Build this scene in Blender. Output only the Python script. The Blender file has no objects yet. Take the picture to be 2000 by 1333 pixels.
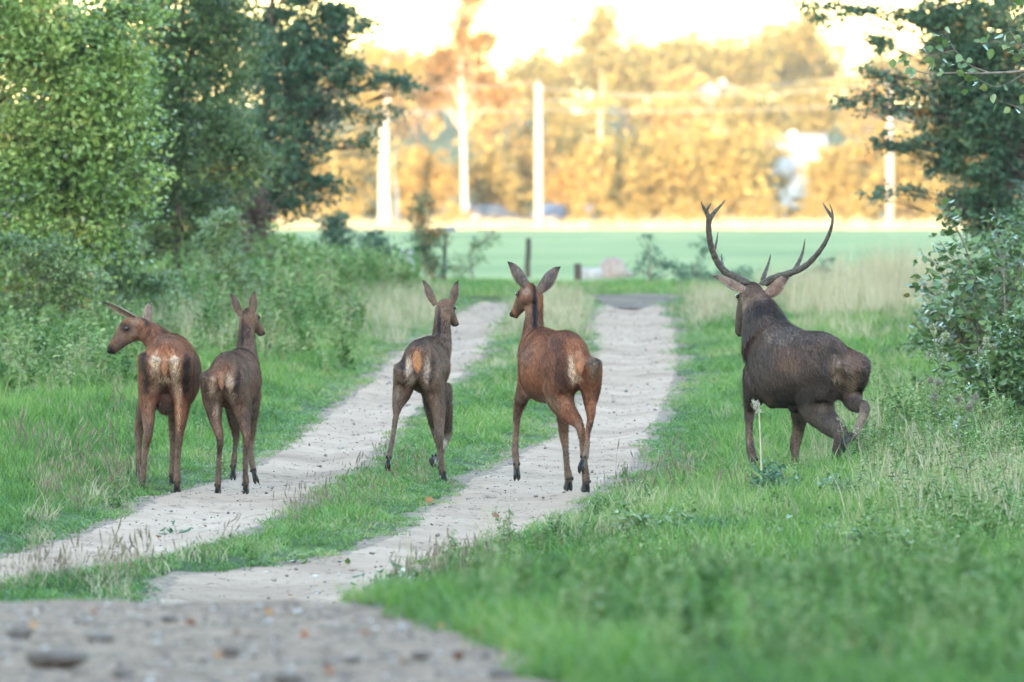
import bpy, math, random
import numpy as np
from mathutils import Vector

R = math.radians
rng = np.random.default_rng(7)
random.seed(7)
scene = bpy.context.scene
COL = scene.collection

# ------------------------------------------------------------------ camera, sky, sun, exposure
CAM = np.array((0.0, 0.0, 3.2))
F = 2000.0 * 400.0 / 36.0                      # focal length in photograph pixels
PITCH = math.atan((666.5 - 430.0) / F)
cd = bpy.data.cameras.new('camera')
cd.lens = 400.0; cd.sensor_width = 36.0; cd.sensor_fit = 'HORIZONTAL'
cd.clip_start = 0.5; cd.clip_end = 9000.0
cd.dof.use_dof = True; cd.dof.focus_distance = 88.3; cd.dof.aperture_fstop = 5.6
cam = bpy.data.objects.new('camera', cd); COL.objects.link(cam)
cam.location = CAM; cam.rotation_euler = (R(90) - PITCH, 0, 0)
scene.camera = cam

SUN_EL, SUN_AZ = R(4.0), R(12.0)               # low sun behind the camera; light travels to +Y and a little to +X
world = bpy.data.worlds.new('World'); scene.world = world; world.use_nodes = True
wn = world.node_tree; wn.nodes.clear()
sky = wn.nodes.new('ShaderNodeTexSky'); sky.sky_type = 'NISHITA'; sky.sun_disc = False
sky.sun_elevation = SUN_EL; sky.sun_rotation = R(180.0) + SUN_AZ
sky.air_density = 0.8; sky.dust_density = 0.5; sky.ozone_density = 1.0
bg = wn.nodes.new('ShaderNodeBackground'); bg.inputs['Strength'].default_value = 0.15
wo = wn.nodes.new('ShaderNodeOutputWorld')
wn.links.new(sky.outputs[0], bg.inputs[0]); wn.links.new(bg.outputs[0], wo.inputs[0])
sl = bpy.data.lights.new('sun', 'SUN'); sl.energy = 2.0; sl.angle = R(0.53); sl.color = (0.80, 0.555, 0.355)
sun = bpy.data.objects.new('sun', sl); COL.objects.link(sun)
sdir = Vector((math.sin(SUN_AZ) * math.cos(SUN_EL), math.cos(SUN_AZ) * math.cos(SUN_EL), -math.sin(SUN_EL)))
sun.rotation_euler = sdir.to_track_quat('-Z', 'Y').to_euler(); sun.location = (-60, -300, 60)
vs = scene.view_settings
vs.view_transform = 'Standard'; vs.look = 'None'; vs.gamma = 1.0; vs.use_curve_mapping = False
vs.exposure = 4.15
scene.cycles.use_denoising = True
scene.cycles.max_bounces = 6; scene.cycles.diffuse_bounces = 3; scene.cycles.glossy_bounces = 2
scene.cycles.transmission_bounces = 4; scene.cycles.transparent_max_bounces = 4
scene.cycles.caustics_reflective = False; scene.cycles.caustics_refractive = False

# ------------------------------------------------------------------ helpers
def P(u, v, D):
    a = (u - 1000.0) / F; b = (666.5 - v) / F
    c, s = math.cos(PITCH), math.sin(PITCH)
    d = np.array((a, c + b * s, -s + b * c))
    return CAM + d * (D / d[1])
def sstep(a, b, x):
    t = np.clip((np.asarray(x, float) - a) / (b - a), 0, 1); return t * t * (3 - 2 * t)
def unit(v):
    v = np.asarray(v, float); return v / (np.linalg.norm(v, axis=-1, keepdims=True) + 1e-12)
class VNoise:
    def __init__(s, seed):
        s.t = np.random.default_rng(seed).random((256, 256))
    def __call__(s, x, y):
        x = np.asarray(x, float); y = np.asarray(y, float)
        xi = np.floor(x).astype(int); yi = np.floor(y).astype(int); fx = x - xi; fy = y - yi
        fx = fx * fx * (3 - 2 * fx); fy = fy * fy * (3 - 2 * fy)
        g = lambda a, b: s.t[a & 255, b & 255]
        return (g(xi, yi) * (1 - fx) + g(xi + 1, yi) * fx) * (1 - fy) + (g(xi, yi + 1) * (1 - fx) + g(xi + 1, yi + 1) * fx) * fy - 0.5
N1, N2, N3 = VNoise(1), VNoise(2), VNoise(3)

def mesh_np(name, verts, faces, mat=None, smooth=False):
    """faces: (M,3) or (M,4) array, or list of such arrays"""
    me = bpy.data.meshes.new(name)
    verts = np.asarray(verts, np.float32)
    if not isinstance(faces, list): faces = [faces]
    faces = [np.asarray(f, np.int32) for f in faces if len(f)]
    me.vertices.add(len(verts)); me.vertices.foreach_set('co', verts.ravel())
    nl = sum(f.size for f in faces); nf = sum(len(f) for f in faces)
    me.loops.add(nl); me.loops.foreach_set('vertex_index', np.concatenate([f.ravel() for f in faces]))
    me.polygons.add(nf)
    tot = np.concatenate([np.full(len(f), f.shape[1], np.int32) for f in faces])
    start = np.concatenate([[0], np.cumsum(tot)[:-1]]).astype(np.int32)
    me.polygons.foreach_set('loop_start', start)
    if smooth: me.polygons.foreach_set('use_smooth', np.ones(nf, bool))
    me.update(calc_edges=True); me.validate()
    if mat: me.materials.append(mat)
    return me
def fattr(me, name, vals, kind='FLOAT', domain='POINT'):
    a = me.attributes.new(name, kind, domain)
    vals = np.asarray(vals, np.int32 if kind == 'INT' else np.float32)
    a.data.foreach_set('vector' if kind == 'FLOAT_VECTOR' else ('color' if kind == 'FLOAT_COLOR' else 'value'), vals.ravel())
def ob(name, me, parent=None):
    o = bpy.data.objects.new(name, me); COL.objects.link(o)
    if parent is not None: o.parent = parent
    return o
def tag(o, label=None, cat=None, group=None, kind=None):
    if label: o['label'] = label
    if cat: o['category'] = cat
    if group: o['group'] = group
    if kind: o['kind'] = kind
    return o
def empty(name, loc, label, cat, group=None):
    o = ob(name, None); o.location = [float(x) for x in loc]; o.empty_display_size = 0.2
    return tag(o, label, cat, group)
def copy_tree(o, parent=None):
    c = o.copy(); COL.objects.link(c); c.parent = parent
    for ch in o.children: copy_tree(ch, c)
    return c

class MB:
    """collects tubes, boxes and lofts; one mesh"""
    def __init__(s): s.v = []; s.q = []; s.t = []; s.n = 0
    def add(s, v, q=None, t=None):
        v = np.asarray(v, float)
        if q is not None and len(q): s.q.append(np.asarray(q) + s.n)
        if t is not None and len(t): s.t.append(np.asarray(t) + s.n)
        s.v.append(v); s.n += len(v)
    def rings(s, rings, cap=True):
        m, k = len(rings), len(rings[0])
        v = np.concatenate(rings); i = np.arange(k); j = (i + 1) % k
        q = [np.stack([r * k + i, r * k + j, (r + 1) * k + j, (r + 1) * k + i], 1) for r in range(m - 1)]
        t = []
        if cap:
            v = np.concatenate([v, [rings[0].mean(0)], [rings[-1].mean(0)]])
            a, b = m * k, m * k + 1
            t = np.concatenate([np.stack([j, i, np.full(k, a)], 1), np.stack([(m - 1) * k + i, (m - 1) * k + j, np.full(k, b)], 1)])
        s.add(v, np.concatenate(q), t)
    def tube(s, pts, rad, seg=8, side=None, rad2=None, flip=None):
        pts = np.asarray(pts, float); n = len(pts)
        rad = np.broadcast_to(np.asarray(rad, float), (n,)); rad2 = rad if rad2 is None else np.broadcast_to(np.asarray(rad2, float), (n,))
        tan = np.gradient(pts, axis=0) if n > 2 else np.repeat((pts[1] - pts[0])[None], 2, 0)
        tan = unit(tan)
        if side is None: side = np.array((1.0, 0, 0)) if abs(tan[0][0]) < 0.9 else np.array((0, 1.0, 0))
        side = np.asarray(side, float); a = np.arange(seg) / seg * 2 * math.pi; rs = []
        for i in range(n):
            sd = unit(side - tan[i] * np.dot(side, tan[i])); nn = np.cross(tan[i], sd); side = sd
            rs.append(pts[i] + np.cos(a)[:, None] * sd * rad[i] + np.sin(a)[:, None] * nn * rad2[i])
        s.rings(rs)
    def box(s, c, h, rz=0.0, taper=1.0):
        c = np.asarray(c, float); cz, sz = math.cos(rz), math.sin(rz); v = []
        for z in (-1, 1):
            k = 1.0 if z < 0 else taper
            for x, y in ((-1, -1), (1, -1), (1, 1), (-1, 1)):
                X, Y = x * h[0] * k, y * h[1] * k
                v.append(c + (X * cz - Y * sz, X * sz + Y * cz, z * h[2]))
        s.add(v, [(3, 2, 1, 0), (4, 5, 6, 7), (0, 1, 5, 4), (1, 2, 6, 5), (2, 3, 7, 6), (3, 0, 4, 7)])
    def mesh(s, name, mat=None, smooth=False):
        return mesh_np(name, np.concatenate(s.v), ([np.concatenate(s.q)] if s.q else []) + ([np.concatenate(s.t)] if s.t else []), mat, smooth)
    def build(s, name, mat=None, parent=None, smooth=False):
        return ob(name, s.mesh(name, mat, smooth), parent)
def catmull(pts, sub=4):
    p = np.asarray(pts, float); p = np.concatenate([[2 * p[0] - p[1]], p, [2 * p[-1] - p[-2]]]); out = []
    for i in range(1, len(p) - 2):
        for k in range(sub):
            t = k / sub
            out.append(0.5 * ((2 * p[i]) + (-p[i - 1] + p[i + 1]) * t + (2 * p[i - 1] - 5 * p[i] + 4 * p[i + 1] - p[i + 2]) * t * t + (-p[i - 1] + 3 * p[i] - 3 * p[i + 1] + p[i + 2]) * t ** 3))
    out.append(p[-2]); return np.array(out)

# ------------------------------------------------------------------ materials
def newmat(name):
    m = bpy.data.materials.new(name); m.use_nodes = True; nt = m.node_tree; nt.nodes.clear()
    out = nt.nodes.new('ShaderNodeOutputMaterial'); b = nt.nodes.new('ShaderNodeBsdfPrincipled')
    nt.links.new(b.outputs[0], out.inputs[0]); return m, nt, b, out
def ramp(nt, fac, stops):
    r = nt.nodes.new('ShaderNodeValToRGB'); e = r.color_ramp.elements
    while len(e) < len(stops): e.new(0.5)
    for i, (p, c) in enumerate(stops): e[i].position = p; e[i].color = (*c, 1)
    nt.links.new(fac, r.inputs[0]); return r.outputs[0]
def noise(nt, scale, detail=4, rough=0.6, coord='Object', vec=None, dist=0.0):
    tc = nt.nodes.new('ShaderNodeTexCoord'); n = nt.nodes.new('ShaderNodeTexNoise')
    n.inputs['Scale'].default_value = scale; n.inputs['Detail'].default_value = detail; n.inputs['Roughness'].default_value = rough; n.inputs['Distortion'].default_value = dist
    src = tc.outputs[coord]
    if vec:
        mp = nt.nodes.new('ShaderNodeMapping'); mp.inputs['Scale'].default_value = vec; nt.links.new(src, mp.inputs[0]); src = mp.outputs[0]
    nt.links.new(src, n.inputs['Vector']); return n.outputs[0]
def bump(nt, b, h, dist, strength=1.0):
    n = nt.nodes.new('ShaderNodeBump'); n.inputs['Distance'].default_value = dist; n.inputs['Strength'].default_value = strength
    nt.links.new(h, n.inputs['Height']); nt.links.new(n.outputs[0], b.inputs['Normal'])
def mixc(nt, fac, a, b, mode='MIX'):
    m = nt.nodes.new('ShaderNodeMix'); m.data_type = 'RGBA'; m.blend_type = mode
    for sock, v in ((m.inputs[0], fac), (m.inputs[6], a), (m.inputs[7], b)):
        if hasattr(v, 'links') or isinstance(v, bpy.types.NodeSocket): nt.links.new(v, sock)
        elif isinstance(v, (int, float)): sock.default_value = v
        else: sock.default_value = (*v, 1)
    return m.outputs[2]
def attr(nt, name, kind='GEOMETRY', out='Fac'):
    a = nt.nodes.new('ShaderNodeAttribute'); a.attribute_name = name; a.attribute_type = kind; return a.outputs[out]
def surf_mat(name, stops, scale=4, rough=0.9, bscale=None, bdist=0.01, vec=None, spec=0.2, detail=5):
    m, nt, b, o = newmat(name)
    nt.links.new(ramp(nt, noise(nt, scale, detail, vec=vec), stops), b.inputs['Base Color'])
    b.inputs['Roughness'].default_value = rough; b.inputs['Specular IOR Level'].default_value = spec
    if bscale: bump(nt, b, noise(nt, bscale, 5), bdist)
    return m
def leaf_mat(name, stops, rough=0.45, trans=0.25, inst=False, spec=0.4, per='rnd'):
    m, nt, b, o = newmat(name)
    if inst:
        ad = nt.nodes.new('ShaderNodeMath'); ad.operation = 'MULTIPLY_ADD'; ad.use_clamp = True
        nt.links.new(attr(nt, per), ad.inputs[0]); ad.inputs[1].default_value = 0.6; nt.links.new(attr(nt, 'tint', 'INSTANCER'), ad.inputs[2]); f = ad.outputs[0]
    else: f = attr(nt, per)
    c = ramp(nt, f, stops)
    nt.links.new(c, b.inputs['Base Color']); b.inputs['Roughness'].default_value = rough; b.inputs['Specular IOR Level'].default_value = spec
    tr = nt.nodes.new('ShaderNodeBsdfTranslucent'); nt.links.new(c, tr.inputs[0])
    mx = nt.nodes.new('ShaderNodeMixShader'); mx.inputs[0].default_value = trans
    nt.links.new(b.outputs[0], mx.inputs[1]); nt.links.new(tr.outputs[0], mx.inputs[2]); nt.links.new(mx.outputs[0], o.inputs[0])
    return m

M = {}
M['soil'] = surf_mat('soil', [(0.3, (0.035, 0.045, 0.018)), (0.55, (0.05, 0.085, 0.025)), (0.75, (0.10, 0.09, 0.05))], 1.5, 0.95, 30, 0.02)
def sand_mat():
    m, nt, b, o = newmat('track_sand')
    c1 = ramp(nt, noise(nt, 0.55, 6), [(0.3, (0.25, 0.162, 0.11)), (0.5, (0.365, 0.245, 0.172)), (0.7, (0.46, 0.32, 0.232))])
    c2 = ramp(nt, noise(nt, 9, 6, 0.75, vec=(1, 0.3, 1)), [(0.33, (0.42, 0.38, 0.35)), (0.46, (1, 1, 1)), (0.66, (1, 1, 1)), (0.8, (1.25, 1.25, 1.25))])
    ma = nt.nodes.new('ShaderNodeMath'); ma.operation = 'MULTIPLY_ADD'; nt.links.new(noise(nt, 3.0, 6, .7), ma.inputs[0]); ma.inputs[1].default_value = 1.3; nt.links.new(attr(nt, 'edge'), ma.inputs[2])
    ef = ramp(nt, ma.outputs[0], [(0.95, (0, 0, 0)), (1.25 / 1.3, (1, 1, 1))]); cr = ramp(nt, noise(nt, 16, 6, .75), [(.35, (.09, .062, .042)), (.5, (.22, .155, .11)), (.66, (.34, .24, .175))])
    sep = nt.nodes.new('ShaderNodeRGBToBW'); nt.links.new(ef, sep.inputs[0])
    nt.links.new(mixc(nt, sep.outputs[0], mixc(nt, 1.0, c1, c2, 'MULTIPLY'), cr), b.inputs['Base Color']); b.inputs['Roughness'].default_value = 0.95; b.inputs['Specular IOR Level'].default_value = 0.15
    bump(nt, b, noise(nt, 14, 6), 0.016); return m
M['sand'] = sand_mat()
M['gravel'] = surf_mat('gravel', [(0.32, (0.10, 0.06, 0.039)), (0.5, (0.225, 0.142, 0.096)), (0.68, (0.34, 0.225, 0.158))], 9, 0.95, 22, 0.03)
M['mud'] = surf_mat('mud', [(0.3, (0.05, 0.034, 0.023)), (0.5, (0.11, 0.075, 0.052)), (0.7, (0.2, 0.14, 0.10))], 1.6, 0.9, 8, 0.05)
M['field'] = surf_mat('field_crop', [(0.32, (0.10, 0.155, 0.045)), (0.5, (0.15, 0.205, 0.065)), (0.7, (0.21, 0.25, 0.09))], 0.12, 0.9, 3, 0.06, vec=(1, 0.25, 1))
M['bark'] = surf_mat('bark', [(0.3, (0.035, 0.028, 0.022)), (0.7, (0.11, 0.095, 0.08))], 10, 0.95, 30, 0.02, vec=(1, 1, 0.25))
M['twig'] = surf_mat('twig', [(0.3, (0.13, 0.11, 0.09)), (0.7, (0.26, 0.22, 0.18))], 25, 0.9)
M['birch_bark'] = surf_mat('birch_bark', [(0.28, (0.05, 0.045, 0.04)), (0.4, (0.32, 0.29, 0.25)), (0.7, (0.5, 0.47, 0.42))], 2.2, 0.8, 8, 0.02, vec=(1, 1, 1.6))
M['concrete'] = surf_mat('concrete', [(0.3, (0.25, 0.235, 0.21)), (0.7, (0.34, 0.32, 0.29))], 3, 0.85, 20, 0.004)
M['old_wood'] = surf_mat('old_wood', [(0.3, (0.03, 0.024, 0.02)), (0.7, (0.09, 0.075, 0.06))], 8, 0.9, 20, 0.01, vec=(1, 1, 0.2))
M['pale_stone'] = surf_mat('pale_stone', [(0.3, (0.22, 0.21, 0.21)), (0.7, (0.42, 0.40, 0.40))], 5, 0.9, 12, 0.03)
M['rosy_stone'] = surf_mat('rosy_stone', [(0.3, (0.20, 0.15, 0.14)), (0.7, (0.36, 0.29, 0.27))], 5, 0.9, 12, 0.03)
M['white_wall'] = surf_mat('white_render', [(0.3, (0.52, 0.50, 0.46)), (0.7, (0.62, 0.60, 0.56))], 2, 0.8, 30, 0.003)
M['roof_grey'] = surf_mat('roof_sheet', [(0.3, (0.20, 0.20, 0.20)), (0.7, (0.29, 0.28, 0.28))], 3, 0.7, 8, 0.02)
M['brick'] = surf_mat('chimney_brick', [(0.3, (0.55, 0.5, 0.45)), (0.7, (0.65, 0.6, 0.55))], 8, 0.9)
M['wire'] = surf_mat('wire_metal', [(0.3, (0.30, 0.29, 0.28)), (0.7, (0.40, 0.39, 0.38))], 4, 0.5)
def plain(name, c, rough=0.5, spec=0.5, metal=0.0, coat=0.0, var=0.12, scale=6):
    m, nt, b, o = newmat(name); nt.links.new(ramp(nt, noise(nt, scale, 3), [(0.3, tuple(x * (1 - var) for x in c)), (0.7, tuple(min(1, x * (1 + var)) for x in c))]), b.inputs['Base Color'])
    b.inputs['Roughness'].default_value = rough; b.inputs['Specular IOR Level'].default_value = spec; b.inputs['Metallic'].default_value = metal; b.inputs['Coat Weight'].default_value = coat; return m
M['glass'] = plain('window_glass', (0.03, 0.035, 0.04), 0.1, 0.8)
M['blue_paint'] = plain('blue_paint', (0.10, 0.22, 0.55), 0.35, 0.5, 0, 0.5)
M['dark_paint'] = plain('dark_paint', (0.03, 0.035, 0.05), 0.35, 0.5, 0, 0.5)
M['tyre'] = plain('tyre', (0.02, 0.02, 0.02), 0.9)
M['hoof'] = plain('hoof_horn', (0.022, 0.019, 0.018), 0.55, 0.4, scale=40, var=0.4)
M['eye'] = plain('eye_dark', (0.008, 0.006, 0.005), 0.1, 0.8)
M['antler'] = surf_mat('antler_bone', [(0.3, (0.035, 0.028, 0.022)), (0.55, (0.085, 0.07, 0.055)), (0.75, (0.17, 0.145, 0.12))], 35, 0.7, 60, 0.004)
M['tip'] = surf_mat('antler_tip', [(0.3, (0.2, 0.17, 0.14)), (0.7, (0.36, 0.32, 0.27))], 30, 0.5)
M['spruce'] = surf_mat('spruce_green', [(0.3, (0.012, 0.03, 0.014)), (0.7, (0.03, 0.06, 0.025))], 2, 0.9)
# foliage colour sets (dark .. light)
GRASS = [(0.0, (0.014, 0.045, 0.008)), (0.3, (0.06, 0.15, 0.022)), (0.6, (0.12, 0.25, 0.038)), (0.86, (0.20, 0.30, 0.075)), (1.0, (0.36, 0.34, 0.15))]
M['grass'] = leaf_mat('grass_blade', GRASS, 0.5, 0.3, True)
M['dry'] = leaf_mat('dry_grass_blade', [(0.0, (0.16, 0.15, 0.07)), (0.5, (0.36, 0.31, 0.19)), (1.0, (0.50, 0.44, 0.30))], 0.7, 0.25, True)
M['seed'] = leaf_mat('seed_stalk', [(0.0, (0.10, 0.07, 0.05)), (0.5, (0.19, 0.14, 0.09)), (1.0, (0.32, 0.27, 0.17))], 0.7, 0.15, True)
M['weed'] = leaf_mat('weed_leaf', [(0.0, (0.035, 0.085, 0.018)), (0.4, (0.10, 0.22, 0.045)), (0.7, (0.20, 0.31, 0.09)), (1.0, (0.38, 0.40, 0.20))], 0.45, 0.25, True)
M['leaf_light'] = leaf_mat('leaf_light_green', [(0.0, (0.087, 0.149, 0.036)), (0.45, (0.185, 0.297, 0.063)), (0.8, (0.315, 0.401, 0.108)), (0.95, (0.455, 0.446, 0.114)), (1.0, (0.6, 0.446, 0.152))], 0.30, 0.25, spec=0.6)
M['leaf_olive'] = leaf_mat('leaf_olive_green', [(0.0, (0.034, 0.068, 0.027)), (0.5, (0.074, 0.135, 0.043)), (0.85, (0.149, 0.203, 0.068)), (0.96, (0.324, 0.27, 0.081)), (1.0, (0.405, 0.176, 0.054))], 0.42)
M['leaf_oak'] = leaf_mat('leaf_oak_green', [(0.0, (0.02, 0.058, 0.034)), (0.5, (0.044, 0.105, 0.054)), (0.85, (0.082, 0.15, 0.071)), (0.97, (0.187, 0.204, 0.068)), (1.0, (0.34, 0.17, 0.051))], 0.42, 0.22)
M['leaf_red'] = leaf_mat('leaf_red_brown', [(0.0, (0.05, 0.028, 0.02)), (0.6, (0.105, 0.055, 0.038)), (1.0, (0.13, 0.085, 0.04))], 0.6)
M['leaf_shrub'] = leaf_mat('leaf_shrub', [(0.0, (0.03, 0.075, 0.02)), (0.5, (0.095, 0.17, 0.045)), (0.85, (0.19, 0.26, 0.095)), (0.93, (0.204, 0.24, 0.072)), (1.0, (0.204, 0.12, 0.036))], 0.3, 0.22, spec=0.6)
M['leaf_bluish'] = leaf_mat('leaf_blue_green', [(0.0, (0.028, 0.079, 0.038)), (0.6, (0.056, 0.135, 0.066)), (1.0, (0.094, 0.203, 0.101))], 0.4, 0.2)
M['leaf_gold'] = leaf_mat('leaf_gold', [(0.0, (0.15, 0.125, 0.03)), (0.5, (0.26, 0.20, 0.06)), (1.0, (0.37, 0.285, 0.10))], 0.7, 0.25)
M['leaf_amber'] = leaf_mat('leaf_amber', [(0.0, (0.19, 0.12, 0.035)), (0.5, (0.31, 0.21, 0.06)), (1.0, (0.40, 0.28, 0.09))], 0.7, 0.25)
M['leaf_birch'] = leaf_mat('leaf_birch', [(0.0, (0.11, 0.06, 0.02)), (0.5, (0.20, 0.115, 0.035)), (1.0, (0.28, 0.17, 0.05))], 0.7, 0.25)
M['leaf_hill'] = leaf_mat('leaf_hill_green', [(0.0, (0.085, 0.081, 0.022)), (0.5, (0.17, 0.149, 0.039)), (1.0, (0.272, 0.203, 0.055))], 0.7, 0.25)
M['thistle'] = leaf_mat('thistle_fluff', [(0.0, (0.16, 0.13, 0.10)), (0.5, (0.42, 0.37, 0.28)), (1.0, (0.6, 0.55, 0.44))], 0.9, 0.3)
M['straw'] = surf_mat('straw_stem', [(0.3, (0.34, 0.29, 0.19)), (0.7, (0.52, 0.46, 0.33))], 20, 0.8)
M['stem'] = surf_mat('green_stem', [(0.3, (0.08, 0.12, 0.05)), (0.7, (0.16, 0.2, 0.09))], 20, 0.7)
M['fallen'] = leaf_mat('fallen_leaf', [(0.0, (0.16, 0.06, 0.03)), (0.5, (0.30, 0.11, 0.045)), (0.8, (0.40, 0.20, 0.07)), (1.0, (0.55, 0.36, 0.06))], 0.8, 0.1)
M['pebble'] = leaf_mat('pebble', [(0.0, (0.05, 0.042, 0.038)), (0.45, (0.17, 0.14, 0.125)), (0.75, (0.32, 0.28, 0.255)), (1.0, (0.55, 0.52, 0.5))], 0.9, 0.0, True)
M['clod'] = surf_mat('earth_clod', [(0.3, (0.10, 0.075, 0.06)), (0.7, (0.2, 0.165, 0.145))], 12, 0.95, 25, 0.02)

# ------------------------------------------------------------------ terrain
SL = 280.0 / F                                            # the lane climbs 1.26 %
def D_of_row(v): return 3.2 * F / (v - 150.0)
LT = [(585, 935, 1000), (600, 905, 1005), (640, 832, 992), (700, 745, 945), (760, 690, 875), (800, 628, 812), (850, 572, 775), (900, 500, 715), (930, 430, 665), (960, 300, 610), (1000, 225, 560), (1050, 120, 455), (1080, -20, 330), (1110, -150, 110), (1150, -420, -130), (1190, -800, -470), (1300, -2200, -1500)]
RT = [(585, 1155, 1310), (600, 1148, 1325), (640, 1140, 1345), (700, 1140, 1345), (760, 1125, 1322), (800, 1100, 1305), (850, 1058, 1290), (900, 975, 1250), (930, 885, 1195), (960, 865, 1170), (1000, 790, 1130), (1030, 780, 1040), (1060, 720, 915), (1090, 635, 815), (1130, 300, 745), (1180, 255, 715), (1215, 150, 730), (1300, 0, 780)]
def track_tab(tab):
    t = np.array(tab, float); D = D_of_row(t[:, 0]); o = np.argsort(D); D = D[o]
    D2 = D_of_row(t[:, 0] + .075 * F / D_of_row(t[:, 0])); o2 = np.argsort(D2); XR = (t[o2, 2] - 1000) / F * D2[o2]
    return D, (t[o, 1] - 1000) / F * D, np.interp(D, D2[o2], XR)
TL, TR = track_tab(LT), track_tab(RT)
def track_edges(tab, D):
    D = np.asarray(D, float)
    return np.interp(D, tab[0], tab[1]), np.interp(D, tab[0], tab[2])
def track_dist(X, D):
    """signed distance-like value to the nearest wheel track: negative inside"""
    best = np.full(np.broadcast(X, D).shape, 9.0)
    for tab, sd in ((TL, 11.3), (TR, 47.7)):
        a, b = track_edges(tab, D)
        w = 0.10 * N2(D * 1.3, X * 1.1 + sd) + 0.10 * N3(D * 4.0, X * 4 + sd) + 0.16 * N1(D * 0.35, sd)
        d = np.maximum(a - X, X - b) + w
        d = np.where((D > 51) & (D < 165.5), d, 9.0)
        best = np.minimum(best, d)
    return best
def road_edge(D): return np.interp(D, [-60, 20, 40, 45, 47, 50, 53], [1.6, 1.2, 0.32, 0.10, -0.08, -0.52, -0.8])
def road_dist(X, D):
    d = X - road_edge(D) + 0.25 * N1(D * 0.7, X * 0.7 + 5) + 0.12 * N2(D * 3, X * 3)
    return np.maximum(d, D - 52.5 - 0.3 * N1(X * 0.8, D * .2))
def ground0(X, D):
    X = np.asarray(X, float); D = np.asarray(D, float)
    lane = SL * D
    z = np.where(D < 160, lane, SL * 160 + (D - 160) * (2.66 - SL * 160) / 440.0)
    z = np.where(D > 600, 2.66 + 13.0 * sstep(680, 1250, D) + 3 * sstep(1300, 2600, D), z)
    z = z + 18.0 * sstep(25, 95, -D)
    emb = 1.52 + 18.0 * sstep(25, 95, -D) + 0.03 * np.sin(D * 0.21)
    k = 1 - sstep(50.5, 63, D)
    z = z * (1 - k) + emb * k
    return z
def ground(X, D):
    X = np.asarray(X, float); D = np.asarray(D, float)
    z = ground0(X, D)
    td = track_dist(X, D)
    near = (1 - sstep(170, 200, D)) * sstep(50, 53, D)
    bank = 0.05 * sstep(0.0, 0.5, td) + 0.07 * sstep(0.3, 2.5, td) * (td < 8)
    side = np.where(X < 0, 1.0, 0.6)
    z = z + near * (bank * side - 0.13 * (1 - sstep(-0.16, 0.02, td)))
    z = z + near * 0.05 * N1(X * 0.5, D * 0.3)
    z = z - 0.12 * (1 - sstep(-0.15, 0.0, road_dist(X, D))) * (D > -62)
    return z
dd = np.concatenate([[-1500, -700, -300, -200, -150, -120, -100, -90, -80, -70, -62, -50, -40, -30, -20, 0, 12, 22, 30], np.arange(35, 64, 0.35), np.arange(64, 125, 0.18), np.arange(125, 200, 0.4), np.geomspace(201, 640, 60), np.geomspace(660, 6000, 50)])
xx = np.concatenate([-np.geomspace(2500, 13, 26), np.arange(-12, 12.01, 0.12), np.geomspace(13, 2500, 26)])
gx, gd = np.meshgrid(xx, dd)
gz = ground(gx, gd)
nr, nc = gx.shape
idx = np.arange(nr * nc).reshape(nr, nc)
quads = np.stack([idx[:-1, :-1], idx[:-1, 1:], idx[1:, 1:], idx[1:, :-1]], -1).reshape(-1, 4)
g = ob('ground', mesh_np('ground', np.stack([gx, gd, gz], -1).reshape(-1, 3), quads, M['soil'], True)); tag(g, kind='structure')

def strip(name, tab, mat, seed):
    Ds = np.arange(51.5, 165.6, 0.14); a, b = track_edges(tab, Ds); t = np.linspace(-0.06, 1.06, 26)
    X = a[:, None] * (1 - t) + b[:, None] * t; D = np.repeat(Ds[:, None], len(t), 1)
    e = np.minimum(t, 1 - t)[None]
    z = ground0(X, D) + 0.05 * N1(X * .5, D * .3) * sstep(50, 53, D) + 0.03 * N2(X * 2.2, D * 1.1 + seed) + 0.014 * N3(X * 6, D * 3 + seed) + 0.008 * N1(X * 13, D * 8) - 0.012 - 0.035 * sstep(0.15, 0.5, e)
    v = np.stack([X, D, z], -1).reshape(-1, 3); i = np.arange(v.shape[0]).reshape(X.shape)
    q = np.stack([i[:-1, :-1], i[:-1, 1:], i[1:, 1:], i[1:, :-1]], -1).reshape(-1, 4)
    me = mesh_np(name, v, q, mat, True); fattr(me, 'edge', np.repeat(1 - sstep(.02, .18, e), len(Ds), 0).ravel() * .7)
    return tag(ob(name, me), kind='structure')
strip('sandy_wheel_track', TL, M['sand'], 3.0)
strip('sandy_wheel_track', TR, M['sand'], 19.0)
# gravel road in the foreground, running back under the camera
Dr = np.concatenate([np.arange(-60, 34, 4.0), np.arange(34, 54.2, 0.16)]); tr = np.linspace(0, 1, 90)
e0 = np.where(Dr > 30, -6.5, -5.0); e1 = road_edge(Dr) + 0.4
X = e0[:, None] * (1 - tr) + e1[:, None] * tr; D = np.repeat(Dr[:, None], len(tr), 1)
z = ground0(X, D) + 0.03 * N2(X * 2, D * 2) + 0.03 * N3(X * 5, D * 5) + 0.014 * N1(X * 14, D * 12) - 0.014 - 0.08 * sstep(-0.15, 0.25, road_dist(X, D))
v = np.stack([X, D, z], -1).reshape(-1, 3); i = np.arange(v.shape[0]).reshape(X.shape)
tag(ob('gravel_road', mesh_np('gravel_road', v, np.stack([i[:-1, :-1], i[:-1, 1:], i[1:, 1:], i[1:, :-1]], -1).reshape(-1, 4), M['gravel'], True)), kind='structure')
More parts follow.
